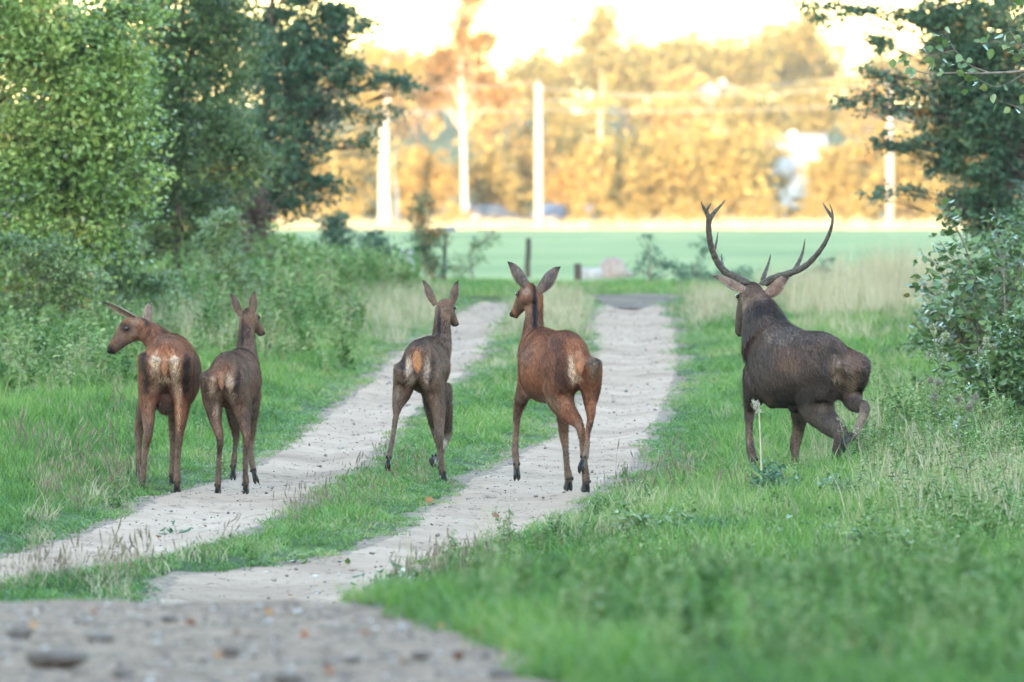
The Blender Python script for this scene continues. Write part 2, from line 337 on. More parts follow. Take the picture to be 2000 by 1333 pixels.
# crop field beyond the lane, muddy patch at the lane's end
def sheet(name, xs, ds, mat, lift, edge=None):
    X, D = np.meshgrid(xs, ds)
    if edge: X = X + .5 * N1(D * .45, X * 0 + 3.3) + .25 * N2(D * 1.3, X * 2); D = D + 3.5 * N3(X * 2.3, D * 0 + 1.7)
    z = (ground0(X, D) - .03 + 0.10 * sstep(160, 167, D) + 0.05 * N1(X * .5, D * .3)) if edge else ground(X, D)
    z = z + lift
    v = np.stack([X, D, z], -1).reshape(-1, 3); i = np.arange(v.shape[0]).reshape(X.shape)
    return tag(ob(name, mesh_np(name, v, np.stack([i[:-1, :-1], i[:-1, 1:], i[1:, 1:], i[1:, :-1]], -1).reshape(-1, 4), mat, True)), kind='structure')
sheet('field', np.concatenate([-np.geomspace(600, 21, 20), np.arange(-20, 20.1, 1), np.geomspace(21, 600, 20)]), np.geomspace(192, 590, 60), M['field'], 0.06)
sheet('muddy_patch', np.linspace(1.15, 2.55, 24), np.linspace(158.5, 184, 50), M['mud'], 0.005, True)

# ------------------------------------------------------------------ scattering of uncountable growth (instances on points)
def proto_collection(name, meshes):
    c = bpy.data.collections.new(name)
    for k, me in enumerate(meshes):
        o = bpy.data.objects.new('%s_%02d' % (name, k), me); c.objects.link(o)
    return c
def scatter(name, label, cat, col, nproto, pts, rot, scl, tint):
    n = len(pts)
    me = bpy.data.meshes.new(name); me.vertices.add(n); me.vertices.foreach_set('co', np.asarray(pts, np.float32).ravel())
    fattr(me, 'rot', rot, 'FLOAT_VECTOR'); fattr(me, 'scl', scl, 'FLOAT_VECTOR'); fattr(me, 'tint', tint); fattr(me, 'pick', rng.integers(0, nproto, n), 'INT')
    o = ob(name, me); tag(o, label, cat, kind='stuff')
    ng = bpy.data.node_groups.new(name, 'GeometryNodeTree')
    ng.interface.new_socket('Geometry', in_out='INPUT', socket_type='NodeSocketGeometry'); ng.interface.new_socket('Geometry', in_out='OUTPUT', socket_type='NodeSocketGeometry')
    N = ng.nodes.new; L = ng.links.new
    gi, go, iop, ci = N('NodeGroupInput'), N('NodeGroupOutput'), N('GeometryNodeInstanceOnPoints'), N('GeometryNodeCollectionInfo')
    ci.inputs['Collection'].default_value = col; ci.inputs['Separate Children'].default_value = True; ci.inputs['Reset Children'].default_value = True
    iop.inputs['Pick Instance'].default_value = True
    def na(nm, t):
        a = N('GeometryNodeInputNamedAttribute'); a.data_type = t; a.inputs['Name'].default_value = nm; return a.outputs['Attribute']
    L(gi.outputs[0], iop.inputs['Points']); L(ci.outputs[0], iop.inputs['Instance']); L(na('pick', 'INT'), iop.inputs['Instance Index'])
    L(na('rot', 'FLOAT_VECTOR'), iop.inputs['Rotation']); L(na('scl', 'FLOAT_VECTOR'), iop.inputs['Scale']); L(iop.outputs[0], go.inputs[0])
    md = o.modifiers.new('scatter', 'NODES'); md.node_group = ng
    return o
def blades(n, rad, h0, h1, w, lean, mat, name, segs=3, seedhead=0.0):
    """tuft of curved tapering blades; rnd attribute per blade"""
    r = rad * np.sqrt(rng.random(n)); a = rng.random(n) * 6.283; bx, by = r * np.cos(a), r * np.sin(a)
    h = h0 + (h1 - h0) * rng.random(n) ** 1.5; dr = rng.random(n) * 6.283; ln = lean * (0.3 + rng.random(n)) * h; fa = rng.random(n) * 6.283
    V = []; Q = []; T = []; rn = rng.random(n); k = 2 * segs + 1
    ts = np.linspace(0, 1, segs + 1)
    for s_ in range(segs):
        t = ts[s_]; ww = w * (1 - 0.55 * t) * (0.7 + 0.6 * rn)
        cx = bx + np.cos(dr) * ln * t ** 2; cy = by + np.sin(dr) * ln * t ** 2; cz = h * (t - 0.18 * lean * t * t)
        V += [np.stack([cx - np.cos(fa) * ww, cy - np.sin(fa) * ww, cz], 1), np.stack([cx + np.cos(fa) * ww, cy + np.sin(fa) * ww, cz], 1)]
    V.append(np.stack([bx + np.cos(dr) * ln, by + np.sin(dr) * ln, h * (1 - 0.18 * lean)], 1))
    V = np.stack(V, 1).reshape(-1, 3); base = np.arange(n)[:, None] * k
    Q = np.concatenate([base + np.array([2 * s_, 2 * s_ + 1, 2 * s_ + 3, 2 * s_ + 2]) for s_ in range(segs - 1)])
    T = base + np.array([2 * segs - 2, 2 * segs - 1, 2 * segs])
    me = mesh_np(name, V, [Q, T], mat); fattr(me, 'rnd', np.repeat(rn, k)); return me
def leaf_tris(C, A, B, L, W, fold=0.25):
    """leaf-shaped folded faces (6 vertices, 4 triangles each)"""
    n = len(C); A = unit(A); Nn = unit(np.cross(A, B)); B = np.cross(Nn, A); L = L[:, None]; W = W[:, None]
    up = Nn * W * fold
    V = np.stack([C, C + A * L * .35 + B * W * .5 + up, C + A * L * .72 + B * W * .38 + up, C + A * L - Nn * W * .15, C + A * L * .72 - B * W * .38 + up, C + A * L * .35 - B * W * .5 + up], 1).reshape(-1, 3)
    T = (np.arange(n)[:, None, None] * 6 + np.array([[0, 1, 2], [0, 2, 3], [0, 3, 4], [0, 4, 5]])).reshape(-1, 3)
    return V, T
def rhomb(C, A, B, L, W):
    n = len(C); A = unit(A); L = L[:, None]; W = W[:, None]; Nn = unit(np.cross(A, B)); B = np.cross(Nn, A); up = Nn * W * .2
    V = np.stack([C, C + A * L * .45 + B * W * .5 + up, C + A * L, C + A * L * .45 - B * W * .5 + up], 1).reshape(-1, 3)
    T = (np.arange(n)[:, None, None] * 4 + np.array([[0, 1, 2], [0, 2, 3]])).reshape(-1, 3); return V, T
def weed_plant(name, n_st, h, nl, L, mat):
    V = []; T = []; rn = []; k = 0
    for s_ in range(n_st):
        a = random.random() * 6.283; r = 0.07 * random.random(); hh = h * random.uniform(.55, 1.0); lx, ly = random.gauss(0, .12) * hh, random.gauss(0, .12) * hh
        b = np.array((r * math.cos(a), r * math.sin(a), 0)); t = np.linspace(0, 1, 4)[:, None]; pts = b + np.concatenate([lx * t ** 1.5, ly * t ** 1.5, hh * t], 1)
        m = MB(); m.tube(pts, [.004, .0035, .003, .0015], 3); v = np.concatenate(m.v); tt = np.concatenate(m.q); tt = np.concatenate([tt[:, :3], tt[:, [0, 2, 3]]])
        V.append(v); T.append(tt + k); rn.append(np.full(len(v), random.random())); k += len(v)
        q = rng.random(nl) ** .8; C = b + np.stack([lx * q ** 1.5, ly * q ** 1.5, hh * q], 1); az = rng.random(nl) * 6.283; el = rng.uniform(-.5, .9, nl)
        A = np.stack([np.cos(az) * np.cos(el), np.sin(az) * np.cos(el), np.sin(el)], 1); B = np.stack([-np.sin(az), np.cos(az), rng.normal(0, .3, nl)], 1)
        LL = L * rng.uniform(.5, 1.1, nl) * (1.1 - .5 * q); v, tt = leaf_tris(C, A, B, LL, LL * rng.uniform(.25, .5, nl)); V.append(v); T.append(tt + k); rn.append(np.repeat(rng.random(nl), 6)); k += len(v)
    me = mesh_np(name, np.concatenate(V), np.concatenate(T), mat); fattr(me, 'rnd', np.concatenate(rn)); return me
def sample_view(dens, d0, d1, margin=1.35, xpad=2.0, x0=None, x1=None):
    """random ground points over the lane, denser where dens(D) says so"""
    out = []
    for a in np.arange(d0, d1, 4.0):
        b = min(a + 4.0, d1); w0 = -(0.045 * b * margin + xpad) if x0 is None else x0; w1 = (0.045 * b * margin + xpad) if x1 is None else x1
        n = int((b - a) * (w1 - w0) * dens((a + b) / 2)); out.append(np.stack([rng.uniform(w0, w1, n), rng.uniform(a, b, n)], 1))
    return np.concatenate(out)
def place(xy, lift=0.0):
    return np.stack([xy[:, 0], xy[:, 1], ground(xy[:, 0], xy[:, 1]) + lift], 1)
def zrot(n, tilt=0.08): return np.stack([rng.normal(0, tilt, n), rng.normal(0, tilt, n), rng.random(n) * 6.283], 1)

# verge grass
gp = [blades(60, 0.16, 0.04, 0.19, 0.0036, 0.75, M['grass'], 'verge_tuft') for _ in range(6)]
gcol = proto_collection('verge_tuft', gp)
xy = sample_view(lambda D: 40 if D < 66 else (34 if D < 110 else 20), 36, 192)
td = track_dist(xy[:, 0], xy[:, 1]); rd = road_dist(xy[:, 0], xy[:, 1])
keep = (td > -0.02) & (rd > -0.05) & ~((xy[:, 1] > 52) & (xy[:, 1] < 63) & (rng.random(len(xy)) < .5))
bare = N1(xy[:, 0] * 0.9 + 40, xy[:, 1] * 0.35)
keep &= ~((td < 0.35) & (rng.random(len(xy)) < 0.25)) & (rng.random(len(xy)) > 0.5 * sstep(.2, .4, bare))
keep &= ~((xy[:, 1] > 158) & (xy[:, 1] < 186) & (((xy[:, 0] > 1.1) & (xy[:, 0] < 2.6)) | ((xy[:, 0] > -1.2) & (xy[:, 0] < .1) & (xy[:, 1] < 170))) & (rng.random(len(xy)) < .62))
xy = xy[keep]; td = td[keep]; n = len(xy)
hs = 0.30 + 0.60 * sstep(0.05, 0.9, td) + 0.5 * sstep(0.8, 3.0, td) * (td < 8)
right = (xy[:, 0] > -0.3) & (xy[:, 1] < 84); hs = np.where(right & (xy[:, 1] > 60), hs * 1.2, hs)
hs = np.where(xy[:, 1] < 60, .8, hs)
mid = (xy[:, 1] > 64) & (xy[:, 0] > track_edges(TL, xy[:, 1])[1]) & (xy[:, 0] < track_edges(TR, xy[:, 1])[0]); hs = np.where(mid, np.clip(hs, 0.3, 0.75), hs)
hs = hs * rng.uniform(.55, 1.35, n) * (1 + .7 * N3(xy[:, 0] * 1.6, xy[:, 1] * 0.8))
tn = 0.17 + 0.45 * N1(xy[:, 0] * 0.8, xy[:, 1] * 0.25 + 9) + 0.40 * N2(xy[:, 0] * 2.5, xy[:, 1] * 1.2) + 0.12 * (1 - sstep(0, .5, td)) + rng.normal(0, .05, n) + 0.10 * sstep(100, 160, xy[:, 1])
wscl = 1.0 + 0.6 * sstep(95, 160, xy[:, 1])
scatter('verge_grass', 'green grass growing along the verges and between the two wheel tracks', 'grass', gcol, 6, place(xy, -0.005), zrot(n), np.stack([wscl, wscl, hs], 1), np.clip(tn + rng.normal(0, .07, n), -.12, .52))

# dry seed-head grass patches
dp = [blades(26, 0.12, 0.15, 0.42, 0.0024, 0.35, M['dry'], 'dry_tuft') for _ in range(4)]
dcol = proto_collection('dry_tuft', dp)
pts = []; sc = []
def patch(u0, u1, v0, v1, n, s):
    """patch given by its ground rows in the photograph"""
    q = rng.beta(2.2, 2.2, (n, 2)) * 1.5 - .25; v = np.maximum(v0 + (v1 - v0) * q[:, 0], 556); D = D_of_row(v); u = u0 + (u1 - u0) * q[:, 1]; X = (u - 1000) / F * D
    k = track_dist(X, D) > 0.0; pts.append(np.stack([X, D], 1)[k]); sc.append((s * rng.uniform(.6, 1.25, n))[k])
patch(680, 850, 575, 660, 260, .8); patch(1010, 1150, 580, 660, 200, .75); patch(930, 1140, 640, 780, 60, .5)
patch(1340, 1480, 575, 640, 150, .8); patch(1600, 1860, 580, 690, 220, .9); patch(1560, 1990, 562, 640, 620, 1.6); patch(1660, 1900, 566, 610, 260, 2.1)
patch(-60, 460, 560, 700, 520, 1.5); patch(0, 180, 690, 800, 50, 1.1); patch(1640, 2060, 830, 1010, 190, 1.0); patch(1700, 2000, 990, 1100, 100, 1.2); patch(1000, 2060, 990, 1190, 130, .75)
patch(-100, 560, 1060, 1180, 50, .45); patch(0, 300, 900, 1020, 24, .6); patch(420, 700, 560, 640, 200, 1.0)
patch(1500, 1900, 700, 850, 60, .7)
xy = np.concatenate(pts); s_ = np.concatenate(sc); n = len(xy)
scatter('dry_grass', 'pale dry grass in loose patches along the lane edges', 'dry grass', dcol, 4, place(xy), zrot(n, .12), np.stack([np.ones(n) * 1.1, np.ones(n) * 1.1, s_], 1), rng.uniform(0, .55, n))

# reddish seed stalks
sp = []
for _ in range(4):
    V = []; T = []; rn = []; k = 0
    for s_ in range(9):
        b = np.array((random.gauss(0, .09), random.gauss(0, .09), 0)); hh = random.uniform(.14, .3); l = np.array((random.gauss(0, .12), random.gauss(0, .12), 0)) * hh
        m = MB(); m.tube([b, b + l * .3 + (0, 0, hh * .6), b + l + (0, 0, hh)], [.0016, .0014, .001], 3); m.tube([b + l * .6 + (0, 0, hh * .75), b + l + (0, 0, hh * .9), b + l * 1.2 + (0, 0, hh * 1.08)], [.002, .0065, .001], 4)
        v = np.concatenate(m.v); q = np.concatenate(m.q); t = np.concatenate([q[:, :3], q[:, [0, 2, 3]]]); V.append(v); T.append(t + k); rn.append(np.full(len(v), random.random())); k += len(v)
    me = mesh_np('seed_stalks', np.concatenate(V), np.concatenate(T), M['seed']); fattr(me, 'rnd', np.concatenate(rn)); sp.append(me)
scol = proto_collection('seed_stalks', sp)
pts = []; sc = []
patch(-60, 420, 1070, 1170, 80, .8); patch(480, 700, 960, 1040, 36, .7); patch(100, 300, 930, 1040, 50, .75); patch(700, 820, 900, 960, 14, .7); patch(740, 980, 1120, 1180, 40, .8); patch(1180, 1500, 900, 1000, 30, .8); patch(0, 500, 800, 940, 26, 1.0); patch(560, 760, 700, 860, 16, .7)
xy = np.concatenate(pts); s_ = np.concatenate(sc); n = len(xy)
scatter('seed_stalks', 'reddish brown seed stalks standing in the short grass beside the sand', 'seed stalks', scol, 4, place(xy), zrot(n, .1), np.repeat(s_[:, None], 3, 1), rng.uniform(0, .55, n))

# broad leaved weeds
wp = [weed_plant('weed', 5, .42, 16, .085, M['weed']) for _ in range(5)]
wcol = proto_collection('weed', wp)
pts = []; sc = []
patch(1350, 2060, 1000, 1190, 420, .5); patch(1700, 2100, 880, 1030, 260, .85); patch(1540, 1760, 960, 1060, 90, .45); patch(1780, 2100, 800, 900, 170, 1.05); patch(1000, 1500, 1050, 1190, 110, .35)
patch(-80, 240, 640, 790, 300, 1.5); patch(-60, 580, 565, 660, 640, 1.8); patch(0, 420, 700, 960, 110, .5); patch(420, 760, 560, 590, 260, 1.7)
patch(0, 700, 1040, 1190, 110, .3); patch(600, 800, 1130, 1185, 40, .35); patch(1550, 1900, 660, 800, 160, .6)
patch(900, 2060, 1060, 1200, 260, .6); patch(1300, 2100, 950, 1100, 200, .5); patch(1750, 2150, 960, 1180, 260, .95); patch(-80, 600, 600, 720, 420, 1.3); nb = 520; D = rng.uniform(39, 56, nb); X = rng.uniform(-.3, 3.0, nb); k = road_dist(X, D) > .25; pts.append(np.stack([X, D], 1)[k]); sc.append(rng.uniform(.35, .8, nb)[k])
xy = np.concatenate(pts); s_ = np.concatenate(sc); n = len(xy)
scatter('weeds', 'broad leaved green weeds mixed into the verge grass', 'weeds', wcol, 5, place(xy), zrot(n, .1), np.repeat(s_[:, None], 3, 1), np.clip(rng.normal(.28, .22, n), -.1, .65))

# pebbles and crumbs of earth
def lump(n_lat, n_lon, seed, amp=0.25, squash=0.6):
    r_ = np.random.default_rng(seed); rs = []
    ph = np.linspace(0, math.pi, n_lat + 2)[1:-1]; th = np.arange(n_lon) / n_lon * 6.283; nv = VNoise(seed)
    for p in ph:
        rr = 1 + amp * 2 * nv(np.cos(th) * 1.4 + 9 + p * 1.3, np.sin(th) * 1.4 + 9 - p)
        rs.append(np.stack([np.cos(th) * math.sin(p) * rr, np.sin(th) * math.sin(p) * rr, np.full(n_lon, -math.cos(p)) * squash * (1 + amp * r_.normal())], 1))
    return rs
pb = []
for k in range(5):
    m = MB(); m.rings(lump(3, 6, 50 + k)); me = m.mesh('pebble', M['pebble'], True); fattr(me, 'rnd', np.full(len(me.vertices), random.random())); pb.append(me)
pcol = proto_collection('pebble', pb)
xy = sample_view(lambda D: 60 if D < 56 else 18, 37, 166); td = track_dist(xy[:, 0], xy[:, 1]); rd = road_dist(xy[:, 0], xy[:, 1])
k = ((td < .12) | (rd < .1)) & ~((xy[:, 1] > 53) & (xy[:, 1] < 64)); xy = xy[k]; n = len(xy)
s_ = np.exp(rng.normal(math.log(.0052), .5, n)) * np.where(xy[:, 1] < 56, 1.35, 1.0); s_ = np.clip(s_, .003, .02)
zz = ground0(xy[:, 0], xy[:, 1]) - .03 + .05 * N1(xy[:, 0] * .5, xy[:, 1] * .3) * sstep(52, 66, xy[:, 1]) + .02
scatter('pebbles', 'small pebbles and crumbs of earth lying on the bare track and road', 'pebbles', pcol, 5, np.stack([xy[:, 0], xy[:, 1], zz], 1), zrot(n, .2), np.repeat(s_[:, None], 3, 1), np.clip(rng.normal(.38, .12, n), 0, .7))

# ------------------------------------------------------------------ trees and shrubs
def px_blob(b, D0):
    """crown lobe seen in the photograph: centre, half width, half height, own depth offset, half depth (m) -> world"""
    u, v, ru, rv = b[:4]; dz = b[4] if len(b) > 4 else 0.0; w = b[6] if len(b) > 6 else 1.0
    c = P(u, v, D0 + dz); s = (D0 + dz) / F
    rd = b[5] if len(b) > 5 and b[5] else max(0.35, 0.8 * (ru + rv) / 2 * s)
    return c, np.array((ru * s, rd, rv * s)), w
LEAF_TONE = []
def crown_points(blobs, n, clump, shell=0.55, seed=0, flat=0.6):
    r_ = np.random.default_rng(seed); vol = np.array([max(w, .6) * (r[0] * r[1] * r[2]) ** (2 / 3) * (1 + .5 * (max(r) < .45)) for c, r, w in blobs]); vol /= vol.sum(); C = []; centres = []; TN = []
    for (c, r, w), f in zip(blobs, vol):
        k = max(4, int(n * f)); nc = max(3, int(k / 28))
        d = unit(r_.normal(size=(nc, 3))); rad = (shell + (1 - shell) * r_.random(nc)) ** 1.0; rad = np.where(r_.random(nc) < .25, rad * .6, rad)
        cc = c + d * rad[:, None] * r; centres.append(cc)
        pick = r_.integers(0, nc, k); dv = unit(d * r + r_.normal(0, .6, (nc, 3)) * r.mean()); dv[:, 2] = dv[:, 2] * .5 - .25; q = r_.uniform(-1.7, 1.3, (k, 1)); C.append(cc[pick] + dv[pick] * q * clump * 1.5 + r_.normal(size=(k, 3)) * clump * .5 * np.array((1, 1, flat)) + np.array((0, 0, -.25)) * clump * np.abs(q)); TN.append(r_.random(nc)[pick])
    LEAF_TONE.append(np.concatenate(TN)); return np.concatenate(C), centres
def leaves(name, C, L, mat, parent, seed=0, hang=0.3, shape='leaf', tint=0.0, asp=0.55):
    r_ = np.random.default_rng(seed + 1); n = len(C); az = r_.random(n) * 6.283; el = r_.normal(-hang, .5, n)
    A = np.stack([np.cos(az) * np.cos(el), np.sin(az) * np.cos(el), np.sin(el)], 1); B = np.cross(A, unit(r_.normal(size=(n, 3)) * .75 + (0, 0, 1.0)))
    LL = L * r_.uniform(.6, 1.2, n)
    V, T = (leaf_tris if shape == 'leaf' else rhomb)(C, A, B, LL, LL * asp * r_.uniform(.8, 1.2, n))
    me = mesh_np(name, V, T, mat)
    tone = LEAF_TONE[-1] if LEAF_TONE and len(LEAF_TONE[-1]) == n else r_.random(n); g_ = np.clip(r_.random(n) * .3 + .34 * tone + .36 * (.5 + 1.2 * N1(C[:, 0] * 2.1 + seed, C[:, 2] * 2.1) + .8 * N2(C[:, 1] * 1.3 + C[:, 0] * 3, C[:, 2] * 3.4 + seed)) + tint, 0, 1)
    fattr(me, 'rnd', np.repeat(g_, 6 if shape == 'leaf' else 4)); return ob(name, me, parent)
def tree(name, label, cat, base, top, r0, blobs, n, L, mat, clump=.16, bark='bark', seed=0, group=None, shape='leaf', tint=0.0, lean=None, twigs=3, hang=.3, shell=.55, asp=.55, crown='crown'):
    base = np.asarray(base, float); root = empty(name, base, label, cat, group)
    B = [(c - base, r, w) for c, r, w in blobs]; C, cen = crown_points(B, n, clump, shell, seed)
    m = MB(); r_ = np.random.default_rng(seed + 5); top = np.asarray(top, float) - base
    t = np.linspace(0, 1, 9)[:, None]; sway = np.stack([r_.normal(0, .02, 9).cumsum(), r_.normal(0, .02, 9).cumsum(), np.zeros(9)], 1) * np.linalg.norm(top) * .25
    tp = top * t + sway * t; rr = r0 * (1 - .85 * t[:, 0]) + .25 * r0 * np.exp(-t[:, 0] * 14); tp[0, 2] -= 0.15
    m.tube(tp, rr, 9)
    for (c, r, w), cc in zip(B, cen):
        zf = np.clip((c[2] - .45 * np.linalg.norm(c[:2])) / max(top[2], .1), .08, .93); k = zf * 8; i = int(k); s0 = tp[i] * (1 - k + i) + tp[min(i + 1, 8)] * (k - i); r1 = max(.012, min(.42 * np.interp(k, range(9), rr), .16 * min(r[0], r[2]) + .004))
        mid_ = (s0 + c) / 2 + (0, 0, .12 * np.linalg.norm(c - s0)); p = catmull([s0, mid_, c], 4); m.tube(p, np.linspace(r1, max(.006, r1 * .3), len(p)), 6)
        for q in cc[r_.permutation(len(cc))[:twigs * 3]]:
            p = catmull([c * .75 + s0 * .25, (c + q) / 2 + r_.normal(0, .05, 3), q], 3); m.tube(p, np.linspace(max(.006, r1 * .3), .003, len(p)), 4)
    m.build('trunk', M[bark], root, True)
    leaves(crown, C, L, M[mat], root, seed, hang, shape, tint, asp); return root
def gpt(u, D):
    X = (u - 1000) / F * D; return np.array((X, D, float(ground(X, D))))

# left side of the lane
D0 = 126.0
tree('aspen_tree', 'light green leafy aspen leaning over the left verge, its leaves paler than its neighbours', 'tree', gpt(-170, D0), P(-60, -700, D0), .13,
     [px_blob(b, D0) for b in [(60, 90, 170, 150, 0, 1.1, 1.5), (190, 200, 75, 170, .2, .9, 1.3), (60, 300, 150, 130, 0, 1.0, 1.4), (150, 380, 90, 100, .2, .8), (40, 470, 120, 75, -.3, .7), (215, 60, 60, 90, .5, .7), (150, 480, 110, 60, .1, .7), (20, 560, 120, 70, -.3, .7), (225, 300, 55, 120, .3, .6), (258, 118, 42, 24, .2, .4), (272, 250, 38, 22, .1, .4), (250, 400, 46, 26, .2, .4), (262, 20, 44, 26, .3, .4), (285, 345, 30, 16, .2, .3), (240, 180, 50, 24, 0, .4), (-200, 150, 180, 260, 0, 1.4, .7), (-20, -160, 260, 170, 0, 1.4, .8), (-60, -450, 260, 200, 0, 1.4, .5), (-80, -740, 180, 160, 0, 1.0, .3)]],
     52000, .08, 'leaf_light', .21, seed=11, twigs=5)
D0 = 148.0
tree('alder_tree', 'olive green alder with slim trunk between the aspen and the dark oak', 'tree', gpt(350, D0), P(370, -500, D0), .055,
     [px_blob(b, D0) for b in [(330, 110, 100, 140), (430, 90, 90, 130, .4), (320, 290, 90, 120), (430, 270, 90, 110, -.3), (350, 400, 110, 70, .3), (300, 470, 90, 60, .1), (400, 450, 80, 50, .1), (470, 330, 60, 70, -.4), (280, 190, 60, 150, -.5), (360, -90, 170, 130, 0, 1.2, .7), (380, -330, 170, 170, 0, 1.2, .5)]],
     40000, .075, 'leaf_olive', .15, seed=21)
D0 = 172.0
tree('oak_tree', 'dark green spreading oak reaching over the field edge behind the alder', 'tree', gpt(505, D0), P(560, -520, D0), .075,
     [px_blob(b, D0) for b in [(560, 130, 110, 120, 0, 1.1, 1.3), (610, 40, 90, 80, .2), (480, 60, 120, 130, .6), (540, 270, 110, 90, 0, 1.0, 1.2), (470, 340, 100, 90, .5), (450, 420, 80, 50, .4), (540, 380, 80, 40, .2), (590, 350, 65, 45, 0), (640, 110, 50, 70, -.3), (655, 30, 40, 50), (625, 220, 40, 50, .2, .4, .7), (640, 355, 45, 22, -.2, .3, .6), (560, 400, 50, 22, 0, .4, .7),
       (700, 45, 32, 16, -.3, .3, .4), (738, 42, 18, 10, -.4, .2, .35), (745, 150, 42, 22, -.5, .35, .5), (782, 168, 26, 26, -.5, .3, .5), (700, 130, 30, 22, -.3, .3, .35), (690, 215, 36, 12, -.4, .25, .35), (712, 270, 28, 22, -.4, .25, .4), (668, 160, 26, 30, -.2, .3, .35), (730, 235, 24, 10, -.5, .2, .3), (765, 210, 22, 12, -.5, .2, .3),
       (560, -130, 200, 130, 0, 1.5, .7), (560, -360, 200, 150, 0, 1.5, .5)]],
     34000, .085, 'leaf_oak', .13, seed=31, asp=.6)
# the dark thicket behind them, closing the left side
for k, (u, D_, h, w, nn, s) in enumerate([(60, 150, 560, 230, 9000, 41), (260, 160, 520, 170, 8000, 42), (400, 182, 420, 130, 8000, 43)]):
    b_ = gpt(u, D_); rr = [px_blob(b, D_) for b in [(u, 380, w * .55, 110), (u - 60, 200, w * .6, 140), (u + 60, 220, w * .5, 140), (u, 20, w * .65, 130), (u, -160, w * .6, 150), (u - 20, 490, w * .6, 60)]]
    tree('hazel_tree', ['shadowed hazel filling the gap behind the pale aspen', 'shadowed hazel with dense leaves right behind the alder trunk', 'shadowed hazel under the oak, half hidden by it'][k], 'tree', b_, P(u, -300, D_), .09, rr, nn, .1, 'leaf_oak', .2, seed=s, shape='rhomb', group='dark hazels on the left side', twigs=1)
# shrubs under the left trees: (name, label, u, ground depth, blobs, n, leaf, mat)
SHR = [
 ('dogwood_shrub', 'dull red brown shrub under the oak branches', 487, 156, [(487, 395, 38, 34), (470, 440, 40, 40, .2), (505, 430, 30, 40, .2), (480, 510, 45, 60)], 2600, .055, 'leaf_red', 0),
 ('willow_shrub', 'grey green willow shrub at the foot of the aspen, beside the left frame edge', 60, 122, [(40, 500, 120, 60), (130, 540, 70, 70), (60, 600, 110, 60), (10, 660, 90, 60, -.4)], 5600, .06, 'leaf_shrub', .12),
 ('willow_shrub', 'grey green willow shrub between the aspen and the alder stem', 230, 132, [(230, 480, 70, 55), (190, 550, 80, 60), (280, 560, 70, 50)], 4200, .06, 'leaf_shrub', .1),
 ('elder_shrub', 'loose pale green shrub standing right of the alder stem', 430, 140, [(420, 470, 50, 60), (450, 540, 70, 50), (400, 570, 60, 40), (440, 430, 30, 40)], 3600, .06, 'leaf_shrub', .14),
 ('elder_shrub', 'yellowish green shrub below the dark oak, left of the blue green bush', 545, 158, [(545, 480, 60, 45), (505, 455, 45, 40), (560, 530, 60, 40), (520, 540, 60, 40)], 3800, .06, 'leaf_light', -.1),
 ('hawthorn_bush', 'low blue green bush at the lane end, beside the pale stone post', 655, 176, [(650, 470, 50, 45), (690, 510, 60, 40), (625, 520, 50, 40), (655, 430, 30, 30), (730, 480, 45, 45)], 4200, .06, 'leaf_bluish', 0),
 ('hawthorn_bush', 'dark bush with ragged top between the stone post and the leaning sign post', 835, 185, [(825, 500, 32, 40), (815, 440, 22, 40), (822, 395, 12, 40), (845, 460, 25, 30), (850, 520, 30, 26)], 2600, .06, 'leaf_oak', .35),
 ('hawthorn_bush', 'thin pale bush in front of the green field beside the leaning sign post', 925, 190, [(920, 500, 40, 40), (950, 470, 26, 36), (890, 520, 36, 30)], 900, .05, 'leaf_shrub', .1),
 ('rose_bush', 'thin bush with bare twigs before the field, beyond the boulders', 1270, 185, [(1265, 480, 26, 36), (1290, 520, 34, 26), (1250, 530, 36, 20), (1330, 530, 40, 22)], 900, .05, 'leaf_bluish', .1),
 ('rose_bush', 'low dark bush at the field edge behind the stag antlers', 1400, 182, [(1350, 535, 40, 22), (1400, 540, 50, 20), (1380, 495, 20, 40), (1450, 535, 40, 24)], 1300, .05, 'leaf_bluish', .05),
 ('rose_bush', 'low bush in the pale dry grass right of the stag head', 1570, 165, [(1540, 560, 40, 24), (1590, 570, 50, 26), (1620, 530, 30, 30)], 1500, .055, 'leaf_bluish', .25),
]
for k, (nm, lb, u, D_, bl, nn, L_, mt, ti) in enumerate(SHR):
    b_ = gpt(u, D_); tp_ = P(bl[0][0], bl[0][1] - bl[0][3] * .5, D_)
    tree(nm, lb, 'shrub', b_, tp_, .022, [px_blob(b, D_) for b in bl], nn, L_, mt, .08, 'twig', 60 + k * 3, twigs=1, tint=ti, crown='foliage')
